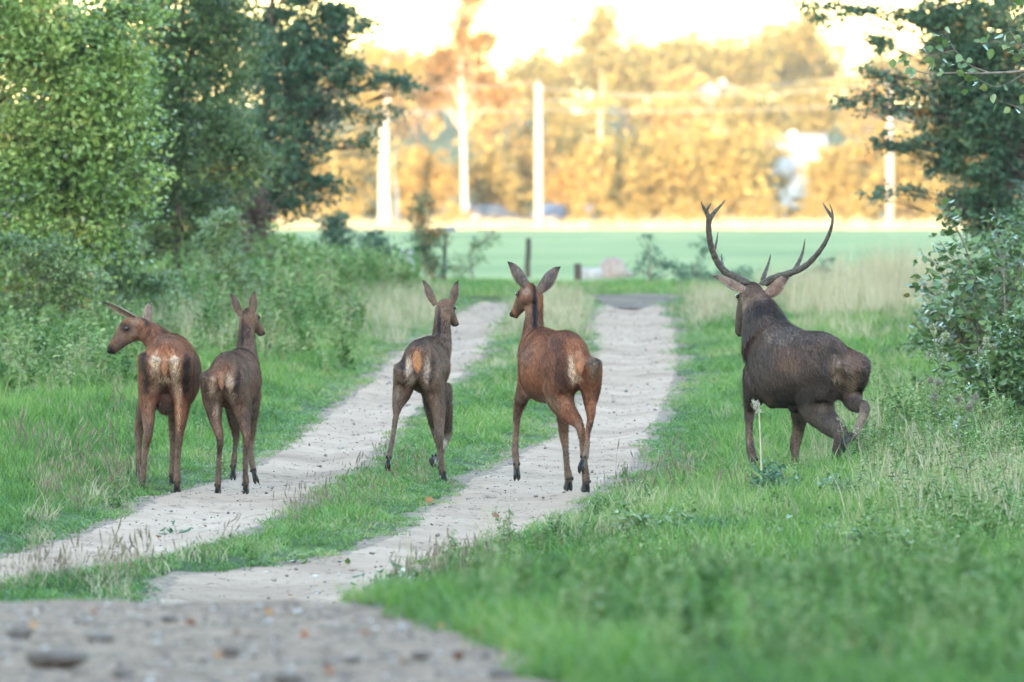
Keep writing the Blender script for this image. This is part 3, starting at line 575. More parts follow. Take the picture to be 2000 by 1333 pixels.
# right side of the lane
D0 = 150.0
tree('oak_tree', 'dark oak on the right verge with long thin branches over the lane', 'tree', gpt(2060, D0), P(2030, -500, D0), .2,
     [px_blob(b, D0) for b in [(1860, 60, 60, 60, 0, .6, 1.0), (1870, 170, 55, 70, 0, .6, 1.0), (1880, 280, 55, 70, 0, .6, 1.0), (1920, 50, 120, 90, 0, 1.1, 1.2), (1930, 200, 110, 100, .2, 1.0, 1.2), (1910, 320, 80, 80, 0, .9, 1.1), (1950, 420, 90, 60, .3, .9), (1985, 300, 80, 150, .6), (1850, 110, 60, 50, -.2, .6, .8), (1855, 240, 45, 50, .1, .5, .7), (1880, 390, 40, 60, .1, .5, .8), (1830, 20, 60, 40, -.2, .5, .7),
       (1770, 30, 45, 22, -.4, .3, .4), (1700, 22, 45, 14, -.6, .25, .3), (1640, 14, 40, 12, -.7, .2, .25), (1575, 8, 34, 10, -.8, .2, .25), (1600, 34, 24, 8, -.8, .2, .15), (1700, 70, 24, 14, -.5, .2, .2), (1725, 85, 24, 14, -.5, .2, .2),
       (1690, 140, 34, 10, -.5, .25, .3), (1740, 150, 40, 10, -.4, .25, .3), (1650, 195, 36, 9, -.6, .2, .3), (1712, 188, 44, 12, -.5, .25, .4), (1770, 180, 40, 16, -.3, .3, .4), (1730, 212, 30, 14, -.4, .25, .3), (1790, 215, 30, 18, -.2, .3, .3),
       (1720, 275, 26, 16, -.5, .25, .35), (1765, 285, 46, 14, -.4, .25, .45), (1810, 275, 36, 18, -.2, .3, .45), (1725, 375, 24, 12, -.4, .2, .35), (1775, 372, 34, 9, -.3, .2, .35), (1830, 320, 24, 20, 0, .3, .4),
       (1950, -150, 220, 130, 0, 1.5, .7), (2150, 150, 120, 260, 0, 1.4, .6), (2030, -370, 220, 150, 0, 1.5, .5)]],
     46000, .075, 'leaf_oak', .11, seed=111, asp=.6, tint=.18)
for k, (u, D_, s) in enumerate([(1960, 168, 121), (2080, 135, 122)]):
    b_ = gpt(u, D_); rr = [px_blob(b, D_) for b in ([(1980, 450, 70, 60), (1950, 360, 70, 90), (2040, 330, 100, 130), (1970, 180, 90, 110), (2060, 80, 120, 160), (1990, 520, 80, 50)] if k == 0 else [(2080, 480, 80, 90), (2100, 340, 100, 120), (2120, 150, 110, 160), (2070, 580, 80, 60)])]
    tree('hazel_tree', ['shadowed hazel standing behind the right hand oak', 'shadowed hazel beside the leafy shrub on the right verge'][k], 'tree', b_, P(u + 30, 0, D_), .08, rr, 6000, .09, 'leaf_oak', .16, seed=s, shape='rhomb', tint=.1, group='dark hazels on the right side', twigs=1)

# aspen standing just outside the picture on the right: its branch reaches in, every leaf a piece of its own
D0 = 91.0
ab = gpt(2330, D0); at = empty('aspen_sapling', ab, 'aspen sapling on the right verge holding a long leafy branch over the lane', 'tree')
m = MB(); trunk_p = catmull([(0, 0, -.15), (.03, .02, 1.2), (-.04, .0, 2.6), (.02, .03, 4.2), (0, 0, 5.6)], 5); m.tube(trunk_p, np.linspace(.07, .012, len(trunk_p)), 9); m.build('trunk', M['bark'], at, True)
cb = [(np.array((x, y, z)), np.array((.8, .8, .6)), 1.0) for x, y, z in ((.5, .2, 3.4), (.3, -.4, 4.4), (.5, .5, 4.9), (.0, .1, 5.5), (.9, .1, 2.4))]
C, cen = crown_points(cb, 5000, .14, .5, 140); leaves('crown', C, .07, M['leaf_light'], at, 141)
leaf_me = []
for k in range(4):
    t = np.linspace(0, 1, 8); prof = np.array([0, .30, .44, .47, .42, .30, .14, 0]) * random.uniform(.9, 1.15); bend = random.uniform(-.18, .1)
    V = [(0, tt, bend * tt * tt) for tt in t] + [(p, tt, bend * tt * tt + .22 * p) for p, tt in zip(prof[1:-1], t[1:-1])] + [(-p, tt, bend * tt * tt + .22 * p) for p, tt in zip(prof[1:-1], t[1:-1])]
    T = []
    for off in (8, 14):
        for i in range(7):
            a0, a1 = i, i + 1; b0, b1 = (off + i - 1 if i > 0 else None), (off + i if i < 6 else None); fl = (lambda f: f if off == 8 else f[::-1])
            if b0 is None: T.append(fl((a0, b1, a1)))
            elif b1 is None: T.append(fl((a0, b0, a1)))
            else: T += [fl((a0, b0, b1)), fl((a0, b1, a1))]
    leaf_me.append((np.array(V), np.array(T)))
def leaf_variants(mat, tints):
    out = []
    for (V, T) in leaf_me:
        for ti in tints:
            me = mesh_np('leaf', V, T, M[mat], True); fattr(me, 'rnd', np.full(len(V), ti)); out.append(me)
    return out
def hang_leaf(me, parent, pos, direc, L, roll, origin):
    o = ob('leaf', me, parent); d = Vector(direc).normalized(); q = d.to_track_quat('Y', 'Z'); o.rotation_mode = 'QUATERNION'
    from mathutils import Quaternion
    o.rotation_quaternion = q @ Quaternion((0, 1, 0), roll); o.location = Vector(pos - origin); o.scale = (L, L, L); return o
br = MB(); rb = np.random.default_rng(5); leaf_spots = []
def branch(pts, r0, r1, nl, spread):
    w = np.array([P(u, v, D0 + d) - ab for u, v, d in pts]); p = catmull(w, 5); br.tube(p, np.linspace(r0, r1, len(p)), 6)
    for k in range(nl):
        i = rb.uniform(.25, 1) * (len(p) - 1); j = int(i); a = p[j] * (1 - i + j) + p[min(j + 1, len(p) - 1)] * (i - j)
        off = rb.normal(0, spread, 3); leaf_spots.append((a, a + off))
branch([(2318, 60, 0), (2150, 120, -.05), (2010, 138, -.08), (1935, 143, -.1), (1870, 143, -.12), (1800, 142, -.1), (1765, 120, -.08)], .018, .003, 16, .05)
branch([(1935, 143, -.1), (1895, 128, -.1), (1865, 98, -.12), (1845, 62, -.1)], .006, .0025, 12, .05)
branch([(1865, 98, -.12), (1820, 108, -.1), (1780, 110, -.12), (1748, 112, -.1)], .004, .002, 14, .045)
branch([(2060, 132, -.05), (2015, 105, .0), (1985, 80, .05), (1970, 55, .05)], .007, .003, 18, .06)
branch([(2040, 135, -.05), (1990, 112, -.1), (1950, 82, -.1), (1915, 88, -.1)], .006, .002, 16, .06)
branch([(2010, 138, -.08), (1950, 170, -.1), (1900, 152, -.1), (1868, 168, -.1)], .004, .002, 7, .03)
branch([(2030, 225, 0), (1990, 210, 0), (1945, 195, 0), (1908, 178, 0)], .004, .0015, 3, .02)
branch([(2200, 115, -.05), (2080, 190, 0), (2030, 225, 0), (1975, 205, .05)], .008, .002, 6, .04)
branch([(2300, 20, 0), (2100, 10, 0), (2010, 0, .05), (1965, 5, .05)], .009, .002, 12, .05)
for u, v in ((1995, 170), (2005, 185), (1995, 8), (1985, 15)): leaf_spots.append((P(u, v - 8, D0) - ab, P(u, v, D0) - ab))
br_o = br.build('branch', M['twig'], at, True)
lv = leaf_variants('leaf_shrub', (.45, .62, .8, .9)); z0 = np.zeros(3)
for a, b in leaf_spots:
    hang_leaf(random.choice(lv), br_o, b, (rb.normal(-.35, .7), rb.normal(0, .6), rb.normal(-.35, .5)), rb.uniform(.055, .095), rb.uniform(-1.2, 1.2), z0)
    br_t = None
mt_ = MB()
for a, b in leaf_spots: mt_.tube([a, (a + b) / 2 + (0, 0, .006), b], [.0016, .0013, .001], 4)
tag(mt_.build('leaf_stalks', M['twig'], br_o), kind='stuff')

for nm, lb, u, D_, bl, nn, L_, mt in [('buckthorn_shrub', 'dense low shrub filling the right verge below the glossy leafy shrub', 1985, 98, [(1960, 720, 60, 60), (2010, 640, 60, 80), (1930, 770, 50, 40), (2040, 760, 60, 70)], 2600, .075, 'leaf_shrub'),
    ('buckthorn_shrub', 'shrub linking the right oak crown to the leafy shrub beneath it', 1990, 122, [(1960, 500, 70, 50), (2020, 440, 60, 60), (1900, 540, 50, 40), (1985, 580, 80, 60), (1870, 590, 40, 40)], 4200, .075, 'leaf_shrub'),
    ('buckthorn_shrub', 'small pale shrub between the dry grass and the thistles', 1835, 118, [(1830, 600, 30, 36), (1850, 650, 40, 40), (1815, 660, 30, 30)], 1100, .065, 'leaf_shrub')]:
    tree(nm, lb, 'shrub', gpt(u, D_), P(bl[0][0], bl[0][1], D_), .02, [px_blob(b, D_) for b in bl], nn, L_, mt, .09, 'twig', int(u), twigs=1, crown='foliage')
# leafy shrub on the right verge: 300 single leaves, the rest as one mass
D0 = 102.0
sb_ = gpt(1960, D0); sh = empty('alder_shrub', sb_, 'tall leafy shrub with glossy bluish leaves on the right verge beside the thistles', 'shrub')
m = MB(); rs = np.random.default_rng(8); spots = []
stems = [(1802, 545), (1790, 620), (1815, 505), (1850, 640), (1925, 560), (1850, 400), (1835, 470), (1880, 520), (1940, 430), (1960, 450), (1990, 500), (1840, 560), (1905, 600), (2000, 560), (1970, 620), (2050, 420), (2090, 500), (1820, 610), (1930, 690), (1990, 700), (1870, 680), (2060, 640)]
for (u, v) in stems:
    tip = P(u + rs.normal(0, 4), v, D0 + rs.normal(0, .5)) - sb_; b0 = np.array((rs.normal(0, .18), rs.normal(0, .25), -.05)); mid_ = b0 * .4 + tip * .45 + (0, 0, .25 * tip[2])
    p = catmull([b0, mid_, tip], 8); m.tube(p, np.linspace(.014, .003, len(p)), 6)
    for k in range(60):
        i = (rs.random() ** .7) * (len(p) - 1); j = int(i); a = p[j] * (1 - i + j) + p[min(j + 1, len(p) - 1)] * (i - j)
        if a[2] < .25: continue
        off = rs.normal(0, .14, 3) * (1.3 - i / len(p)) + (0, 0, -.01); spots.append((a, a + off)); m.tube([a, a + off], [.002, .0012], 3)
m.build('stems', M['twig'], sh, True)
spots.sort(key=lambda s_: (s_[1][1] - .0 * s_[1][0])); lv = leaf_variants('leaf_shrub', (.2, .4, .55, .7, .85, .97)); N_ = 0
rest = []
for a, b in spots:
    pix = 1000 + (sb_[0] + b[0]) / (sb_[1] + b[1]) * F
    if N_ < 300 and pix < 2030: hang_leaf(random.choice(lv), sh, b, (rs.normal(-.1, .7), rs.normal(-.2, .6), rs.normal(-.15, .4)), rs.uniform(.06, .11), rs.uniform(-.8, .8), z0); N_ += 1
    else: rest.append(b)
if rest:
    rest = np.array(rest); rest = np.concatenate([rest, rest + rs.normal(0, .08, rest.shape)]); o = leaves('foliage', rest, .085, M['leaf_shrub'], sh, 150, .15); tag(o, kind='stuff')

# ------------------------------------------------------------------ background: sunlit bushes, birches, poles, houses, cars
def bush_mesh(name, rx, ry, rz, n, L, mat, seed, low=.0):
    r_ = np.random.default_rng(seed); bl = []
    for k in range(9):
        a = r_.random() * 6.283; q = r_.random() ** .5 * .6; zc = rz * r_.uniform(.3, .95) * (1.1 - .5 * q); bl.append((np.array((rx * q * math.cos(a), ry * q * math.sin(a), zc)), np.array((rx * .5, ry * .5, rz * r_.uniform(.25, .4))), 1.0))
    C, cen = crown_points(bl, n, L * 1.3, .6, seed); C = C[C[:, 2] > low]
    m = MB()
    for k in range(6):
        t = bl[k][0]; m.tube([(r_.normal(0, .25), r_.normal(0, .25), -.3), t * .5 + (0, 0, .1 * rz), t], [.09, .06, .03], 5)
    tmp = leaves('crown', C, L, M[mat], None, seed, .2, 'rhomb', 0, .7); me = tmp.data; bpy.data.objects.remove(tmp)
    return me, m.mesh('stems', M['bark'], True)
BM = {}
for nm, a in dict(gold=(3.6, 2.4, 5.2, 3600, .34, 'leaf_gold', 201), amber=(2.6, 2.0, 4.4, 2600, .32, 'leaf_amber', 202), gold2=(2.8, 2.2, 6.2, 3200, .34, 'leaf_gold', 203), low=(2.2, 1.6, 2.2, 1700, .26, 'leaf_gold', 204), hill=(5.0, 3.5, 8.0, 3200, .6, 'leaf_hill', 205), hill2=(3.6, 3.0, 10.5, 3000, .55, 'leaf_hill', 206), hilla=(4.2, 3.0, 6.5, 2600, .55, 'leaf_amber', 207)).items():
    BM[nm] = bush_mesh(nm, *a)
def bgbush(u, D_, kind, s, label, cat='shrub', group=None, nm='sunlit_bush', sx=1.0):
    b = gpt(u, D_); r = empty(nm, b, label, cat, group); r.scale = (s * sx, s, s); r.rotation_euler = (0, 0, random.random() * 6.283)
    for part, me in zip(('crown', 'stems') if cat == 'shrub' else ('crown', 'trunk'), BM[kind]): ob(part, me, r)
    return r
HEDGE = 'golden bush in the sunlit row behind the green field'; G1 = 'sunlit bushes behind the field'
for u, D_, k, s in [(610, 640, 'gold', .95), (690, 652, 'gold', 1.0), (800, 648, 'gold', .85), (850, 640, 'amber', .9), (960, 650, 'gold', .9), (1010, 660, 'amber', 1.15), (1110, 645, 'amber', .85), (1130, 665, 'gold', 1.05), (1190, 640, 'gold', .95), (1250, 650, 'gold2', .95), (1310, 642, 'gold', 1.0), (1380, 650, 'gold2', 1.0), (1430, 640, 'gold', 1.0), (1480, 656, 'gold2', .8), (1618, 655, 'gold', .8), (1490, 690, 'gold2', .95), (1640, 645, 'gold', .85), (1700, 655, 'amber', 1.2), (1770, 640, 'gold', 1.0), (1840, 650, 'gold2', 1.0), (1930, 645, 'gold', 1.0), (540, 650, 'gold2', 1.0), (440, 645, 'gold', 1.0)]:
    bgbush(u, D_, k, s, HEDGE, 'shrub', G1)
for u, D_, s in [(1128, 634, .6), (1205, 634, .62), (1575, 650, .9), (1500, 632, .8), (1590, 634, .75), (880, 630, .6), (1230, 630, .6), (1350, 632, .7), (1680, 632, .8), (660, 630, .8)]:
    bgbush(u, D_, 'low', s, 'low golden bush at the front foot of the sunlit row', 'shrub', 'low bushes along the field margin', 'low_bush')
HT = 'hazy tree on the wooded slope beyond the sunlit bushes'; G2 = 'trees on the far slope'
for u, D_, k, s in [(1030, 1000, 'hill', .85), (1090, 1040, 'hill', .9), (1162, 1080, 'hill2', .95), (1230, 1020, 'hill', .95), (1280, 1060, 'hill', 1.0), (1340, 1000, 'hilla', .9), (1370, 1090, 'hill', 1.0), (1450, 1040, 'hill', 1.0), (1520, 1090, 'hill', 1.1), (1566, 1060, 'hill2', .9), (1610, 1100, 'hill', .9), (1680, 1020, 'hilla', .8), (1740, 1080, 'hill', .8), (1130, 900, 'hill', .75), (1480, 900, 'hill', .8), (1300, 920, 'hilla', .8), (960, 960, 'hilla', .9), (780, 1000, 'hilla', 1.2), (700, 1020, 'hill', 1.0), (1820, 1060, 'hill', .9), (1900, 1040, 'hill', 1.0), (620, 980, 'hill', 1.0), (860, 1040, 'hill', .9), (1400, 960, 'hill', .7), (1600, 940, 'hill', .8)]:
    bgbush(u, D_, k, s, HT, 'tree', G2, 'slope_tree')
def birch(u, D_, h, r0, label, crown, n, seed, mat='leaf_birch'):
    b = gpt(u, D_); r = empty('birch_tree', b, label, 'tree'); m = MB(); r_ = np.random.default_rng(seed)
    t = np.linspace(0, 1, 12); p = np.stack([r_.normal(0, .06, 12).cumsum() * t, r_.normal(0, .06, 12).cumsum() * t, h * t], 1); p[0, 2] = -.3; m.tube(p, r0 * (1 - .9 * t), 9)
    bl = [(np.array((x, y, z)), np.array((rx, rx, rz)), 1.0) for x, y, z, rx, rz in crown]; C, cen = crown_points(bl, n, .35, .3, seed)
    for c, cc in zip(bl, cen):
        for q in cc[:8]:
            s0 = p[np.clip(int(q[2] / h * 11) - 1, 0, 11)]; m.tube(catmull([s0, (s0 + q) / 2 + (0, 0, .4), q], 3), np.linspace(.022, .008, 7), 4)
    m.build('trunk', M['birch_bark'], r, True); leaves('crown', C, .24, M[mat], r, seed, .6, 'rhomb', 0, .6); return r
birch(908, 634, 14.5, .2, 'tall birch with thin orange crown standing left of the concrete pole', [(-1.2, 0, 9.3, 1.6, 1.4), (1.0, .2, 8.6, 1.5, 1.2), (-.3, 0, 11.0, 1.3, 1.5), (.5, 0, 12.6, 1.1, 1.3), (-1.8, 0, 7.6, 1.2, .9), (1.7, 0, 7.4, 1.0, .8), (0, 0, 14, .8, 1.0), (.8, .4, 10.5, 1.4, 1.2)], 7500, 301)
birch(752, 628, 9.5, .4, 'thick white birch trunk lit by the sun, right of the oak branches', [(-.6, 0, 7.6, 1.4, 1.2), (.7, .2, 8.6, 1.2, 1.1), (-.2, 0, 9.6, .9, .8), (-1.2, .3, 6.4, 1.0, .7)], 2600, 302, 'leaf_gold')
birch(776, 632, 4.0, .2, 'short leaning birch stem beside the thick white birch', [(0, 0, 3.6, .7, .5), (.2, 0, 4.2, .5, .4)], 160, 303, 'leaf_gold')
birch(1175, 640, 9.0, .14, 'slim birch with sparse crown right of the concrete pole', [(0, 0, 7.2, .9, 1.0), (.3, 0, 8.4, .6, .7), (-.5, 0, 6.2, .8, .6)], 420, 304, 'leaf_gold')
def pole(u, D_, h, label, wood=False, r=.17):
    b = gpt(u, D_); o = empty('utility_pole', b, label, 'utility pole'); m = MB()
    m.box((0, 0, h / 2 - .3), (r, r * .8, h / 2 + .3), 0, .72); m.build('shaft', M['old_wood' if wood else 'concrete'], o)
    ca = .85 if wood else .3
    m = MB(); m.box((0, 0, h - .35), (ca, .05, .05)); m.build('crossarm', M['old_wood'], o)
    for x in (-ca + .1, 0, ca - .1):
        m = MB(); zb = h - .29 if x else h + .03
        m.tube([(x, 0, zb - .02), (x, 0, zb + .08), (x, 0, zb + .10), (x, 0, zb + .2)], [.02, .02, .05, .035], 7); m.build('insulator', M['white_wall'], o, True)
    return b + (0, 0, h)
pA = pole(1052, 618, 7.9, 'pale concrete utility pole standing between the birches and the golden hedge', r=.23)
pB = pole(1738, 618, 8.2, 'pale concrete utility pole seen through the right oak branches', r=.21)
pC = pole(815, 720, 7.0, 'dark wooden utility pole with crossarm behind the birches', True, .2)
pD = gpt(200, 618) + (0, 0, 7.9); pE = gpt(2500, 618) + (0, 0, 8.2)
def wire(a, b, sag, label):
    t = np.linspace(0, 1, 14)[:, None]; p = a + (b - a) * t; p[:, 2] -= sag * 4 * (t * (1 - t))[:, 0]; m = MB(); m.tube(p, .014, 5)
    tag(m.build('power_line', M['wire'], None, True), label, 'cable')
wire(pA + (-.2, 0, -.2), pB + (-.2, 0, -.2), .55, 'front cable of the two strung between the concrete poles')
wire(pA + (.2, -.1, -1.35), pB + (-.15, -.1, -1.3), .25, 'lower cable strung between the concrete poles in front of the golden hedge')
wire(pD + (0, 0, -1.3), pA + (-.18, -.1, -1.4), .2, 'lower cable running from the concrete pole past the birches')
wire(pD + (0, 0, .2), pA + (0, .0, .12), .5, 'upper cable running from the concrete pole past the birches')
wire(P(900, 205, 700), P(1760, 140, 700), .3, 'thin cable rising in front of the wooded slope')
def house(u, v_base, D_, w, d, hw, hr, rz, label, roof='roof_grey', wins=((-.25, .55), (.25, .55)), chim=.2):
    c = P(u, v_base, D_); r = empty('house', c, label, 'house'); r.rotation_euler = (0, 0, rz)
    m = MB(); m.box((0, 0, hw / 2 - 1.5), (w / 2, d / 2, hw / 2 + 1.5)); m.build('wall', M['white_wall'], r)
    m = MB(); v = [(-w / 2, -d / 2, hw), (w / 2, -d / 2, hw), (w / 2, d / 2, hw), (-w / 2, d / 2, hw), (0, -d / 2, hw + hr - .1), (0, d / 2, hw + hr - .1)]
    m.add(v, [(0, 3, 5, 4), (1, 4, 5, 2)], [(0, 4, 1), (2, 5, 3)]); m.build('gable', M['white_wall'], r)
    m = MB(); k = .35; s_ = hr / (w / 2)
    for sg in (-1, 1):
        x1 = sg * (w / 2 + k); z1 = hw - k * s_; m.add([(0, -d / 2 - k, hw + hr), (x1, -d / 2 - k, z1), (x1, d / 2 + k, z1), (0, d / 2 + k, hw + hr), (0, -d / 2 - k, hw + hr + .14), (x1, -d / 2 - k, z1 + .14), (x1, d / 2 + k, z1 + .14), (0, d / 2 + k, hw + hr + .14)], [(0, 1, 2, 3), (4, 7, 6, 5), (0, 4, 5, 1), (1, 5, 6, 2), (2, 6, 7, 3)])
    ro = m.build('roof', M[roof], r); m = MB(); m.box((w * chim, 0, hw + hr * .9), (.22, .22, .42)); m.build('chimney', M['brick'], ro)
    for x, zf in wins:
        m = MB(); m.box((x * w, -d / 2 - .03, hw * zf), (.5, .03, .65)); wi = m.build('window', M['white_wall'], r); m = MB(); m.box((x * w, -d / 2 - .065, hw * zf), (.42, .01, .57)); m.build('pane', M['glass'], wi)
    return r
house(1548, 392, 668, 2.2, 6, 1.4, 1.0, .25, 'small white gable shed shining between the golden bushes', wins=())
house(1548, 322, 720, 4.4, 3.6, .8, 1.0, 1.57, 'low white house with pale grey roof above the bushes', wins=((-.3, .5), (.3, .5)), chim=.02)
house(1402, 192, 960, 1.9, 3, .7, .5, .3, 'small white house high on the wooded slope', wins=((.0, .5),))
house(1130, 222, 900, 1.1, 2, .3, .3, .2, 'tiny white cottage on the slope right of the concrete pole', wins=())
def car(u, D_, mat, rz, label):
    b = gpt(u, D_); r = empty('parked_car', b, label, 'car'); r.rotation_euler = (0, 0, rz); L2 = 2.1
    prof = [(-2.1, .35), (-2.12, .75), (-1.7, .92), (-1.1, 1.38), (.35, 1.42), (1.05, .98), (1.9, .82), (2.1, .6), (2.1, .35)]
    rings = [np.array([(x, y * (1 if z < 1 else .84), z) for x, z in prof]) for y in (-.85, .85)]; m = MB(); m.rings(rings); m.build('body', M[mat], r)
    for sg in (-1, 1):
        m = MB(); m.add([(-1.2, sg * .872, .97), (-.95, sg * .80, 1.3), (.28, sg * .80, 1.34), (.85, sg * .872, .97)], [(0, 1, 2, 3)]); m.build('side_window', M['glass'], r)
    m = MB(); m.add([(.42, -.66, 1.40), (.42, .66, 1.40), (1.06, .74, 1.0), (1.06, -.74, 1.0)], [(0, 1, 2, 3)]); m.build('windscreen', M['glass'], r)
    for x in (-1.3, 1.3):
        for y in (-.8, .8):
            m = MB(); m.tube([(x, y - .1, .32), (x, y + .1, .32)], .32, 14); w_ = m.build('wheel', M['tyre'], r); m = MB(); m.tube([(x, y - .105, .32), (x, y + .105, .32)], .18, 10); m.build('rim', M['wire'], w_)
    return r
car(1167, 644, 'blue_paint', 1.5, 'blue car parked under the golden bushes right of the concrete pole')
car(955, 640, 'dark_paint', .3, 'dark car half hidden under the bushes near the orange birch')
car(1085, 636, 'dark_paint', 1.3, 'dark car tucked into the bush foot beside the concrete pole')
# sunlit dry margin behind the field
mp = [blades(22, .5, .3, .8, .012, .4, M['dry'], 'margin_tuft') for _ in range(3)]
xy = np.stack([rng.uniform(-50, 50, 1500), rng.uniform(588, 640, 1500)], 1)
scatter('margin_grass', 'sunlit straw coloured grass margin along the far side of the field', 'dry grass', proto_collection('margin_tuft', mp), 3, place(xy), zrot(1500), np.repeat(rng.uniform(.7, 1.3, 1500)[:, None], 3, 1), rng.uniform(0, .55, 1500))

# spruce wood on the rise behind the camera: it keeps the low sun off the lane and the field
V = []; T = []; k = 0; r_ = np.random.default_rng(77)
for Y in (-86, -92, -98, -105, -112):
    for Xs in np.arange(-230, 90, 4.2):
        x, y = Xs + r_.normal(0, 1.0), Y + r_.normal(0, 1.2); zb = float(ground0(x, y)) ; h = 29 + r_.normal(0, 1.6); a = np.arange(9) / 9 * 6.283
        V.append(np.array([(x, y, zb - .5), (x + .35, y, zb - .5), (x, y, zb + 6)])); T.append(np.array([(0, 1, 2)]) + k); k += 3
        for lv_ in np.linspace(0, 1, 8):
            z1 = zb + 1.0 + (h - 3) * lv_; R_ = 3.6 * (1 - lv_) + .5; rr_ = R_ * (1 + r_.normal(0, .18, 9))
            V.append(np.concatenate([[(x, y, z1 + 6.0 - 2.5 * lv_)], np.stack([x + rr_ * np.cos(a), y + rr_ * np.sin(a), np.full(9, z1) + r_.normal(0, .3, 9)], 1)]))
            T.append(np.array([(0, 1 + i, 1 + (i + 1) % 9) for i in range(9)]) + k); k += 10
tag(ob('spruce_wood', mesh_np('spruce_wood', np.concatenate(V), np.concatenate(T), M['spruce'])), 'dense dark spruce wood on the rise shading the lane', 'wood', kind='stuff')

# air: thin haze over the whole place
hb = MB(); hb.box((0, 2200, 25), (2600, 3900, 33)); hz = tag(hb.build('haze'), kind='stuff'); hm = bpy.data.materials.new('haze_air'); hm.use_nodes = True; hn = hm.node_tree; hn.nodes.clear()
ho = hn.nodes.new('ShaderNodeOutputMaterial'); hv = hn.nodes.new('ShaderNodeVolumePrincipled'); hv.inputs['Color'].default_value = (.95, .95, .97, 1); hv.inputs['Density'].default_value = .00008; hv.inputs['Anisotropy'].default_value = .0
hn.links.new(hv.outputs[0], ho.inputs['Volume']); hz.data.materials.append(hm)

# ------------------------------------------------------------------ red deer
def fur_mat():
    m, nt, b, o = newmat('deer_fur')
    c = attr(nt, 'fur', 'GEOMETRY', 'Color')
    n1 = ramp(nt, noise(nt, 9, 5, .65), [(0.28, (.48, .45, .46)), (0.5, (1, 1, 1)), (0.72, (1.45, 1.38, 1.32))])
    n2 = ramp(nt, noise(nt, 55, 4, .7, vec=(1, 1, .35), dist=1.5), [(0.3, (.5, .5, .52)), (0.5, (.95, .95, .95)), (0.72, (1.5, 1.48, 1.45))])
    nt.links.new(mixc(nt, 1.0, mixc(nt, 1.0, c, n1, 'MULTIPLY'), n2, 'MULTIPLY'), b.inputs['Base Color'])
    b.inputs['Roughness'].default_value = .85; b.inputs['Specular IOR Level'].default_value = .12
    bump(nt, b, noise(nt, 70, 4, .7, vec=(1, 1, .35), dist=1.5), .008); return m
M['fur'] = fur_mat()
def hair_mat():
    m, nt, b, o = newmat('deer_hair'); c = attr(nt, 'fur', 'GEOMETRY', 'Color'); nt.links.new(c, b.inputs['Base Color']); b.inputs['Roughness'].default_value = .6; b.inputs['Specular IOR Level'].default_value = .3
    tr = nt.nodes.new('ShaderNodeBsdfTranslucent'); nt.links.new(c, tr.inputs[0]); mx = nt.nodes.new('ShaderNodeMixShader'); mx.inputs[0].default_value = .5
    nt.links.new(b.outputs[0], mx.inputs[1]); nt.links.new(tr.outputs[0], mx.inputs[2]); nt.links.new(mx.outputs[0], o.inputs[0]); return m
M['hair'] = hair_mat()

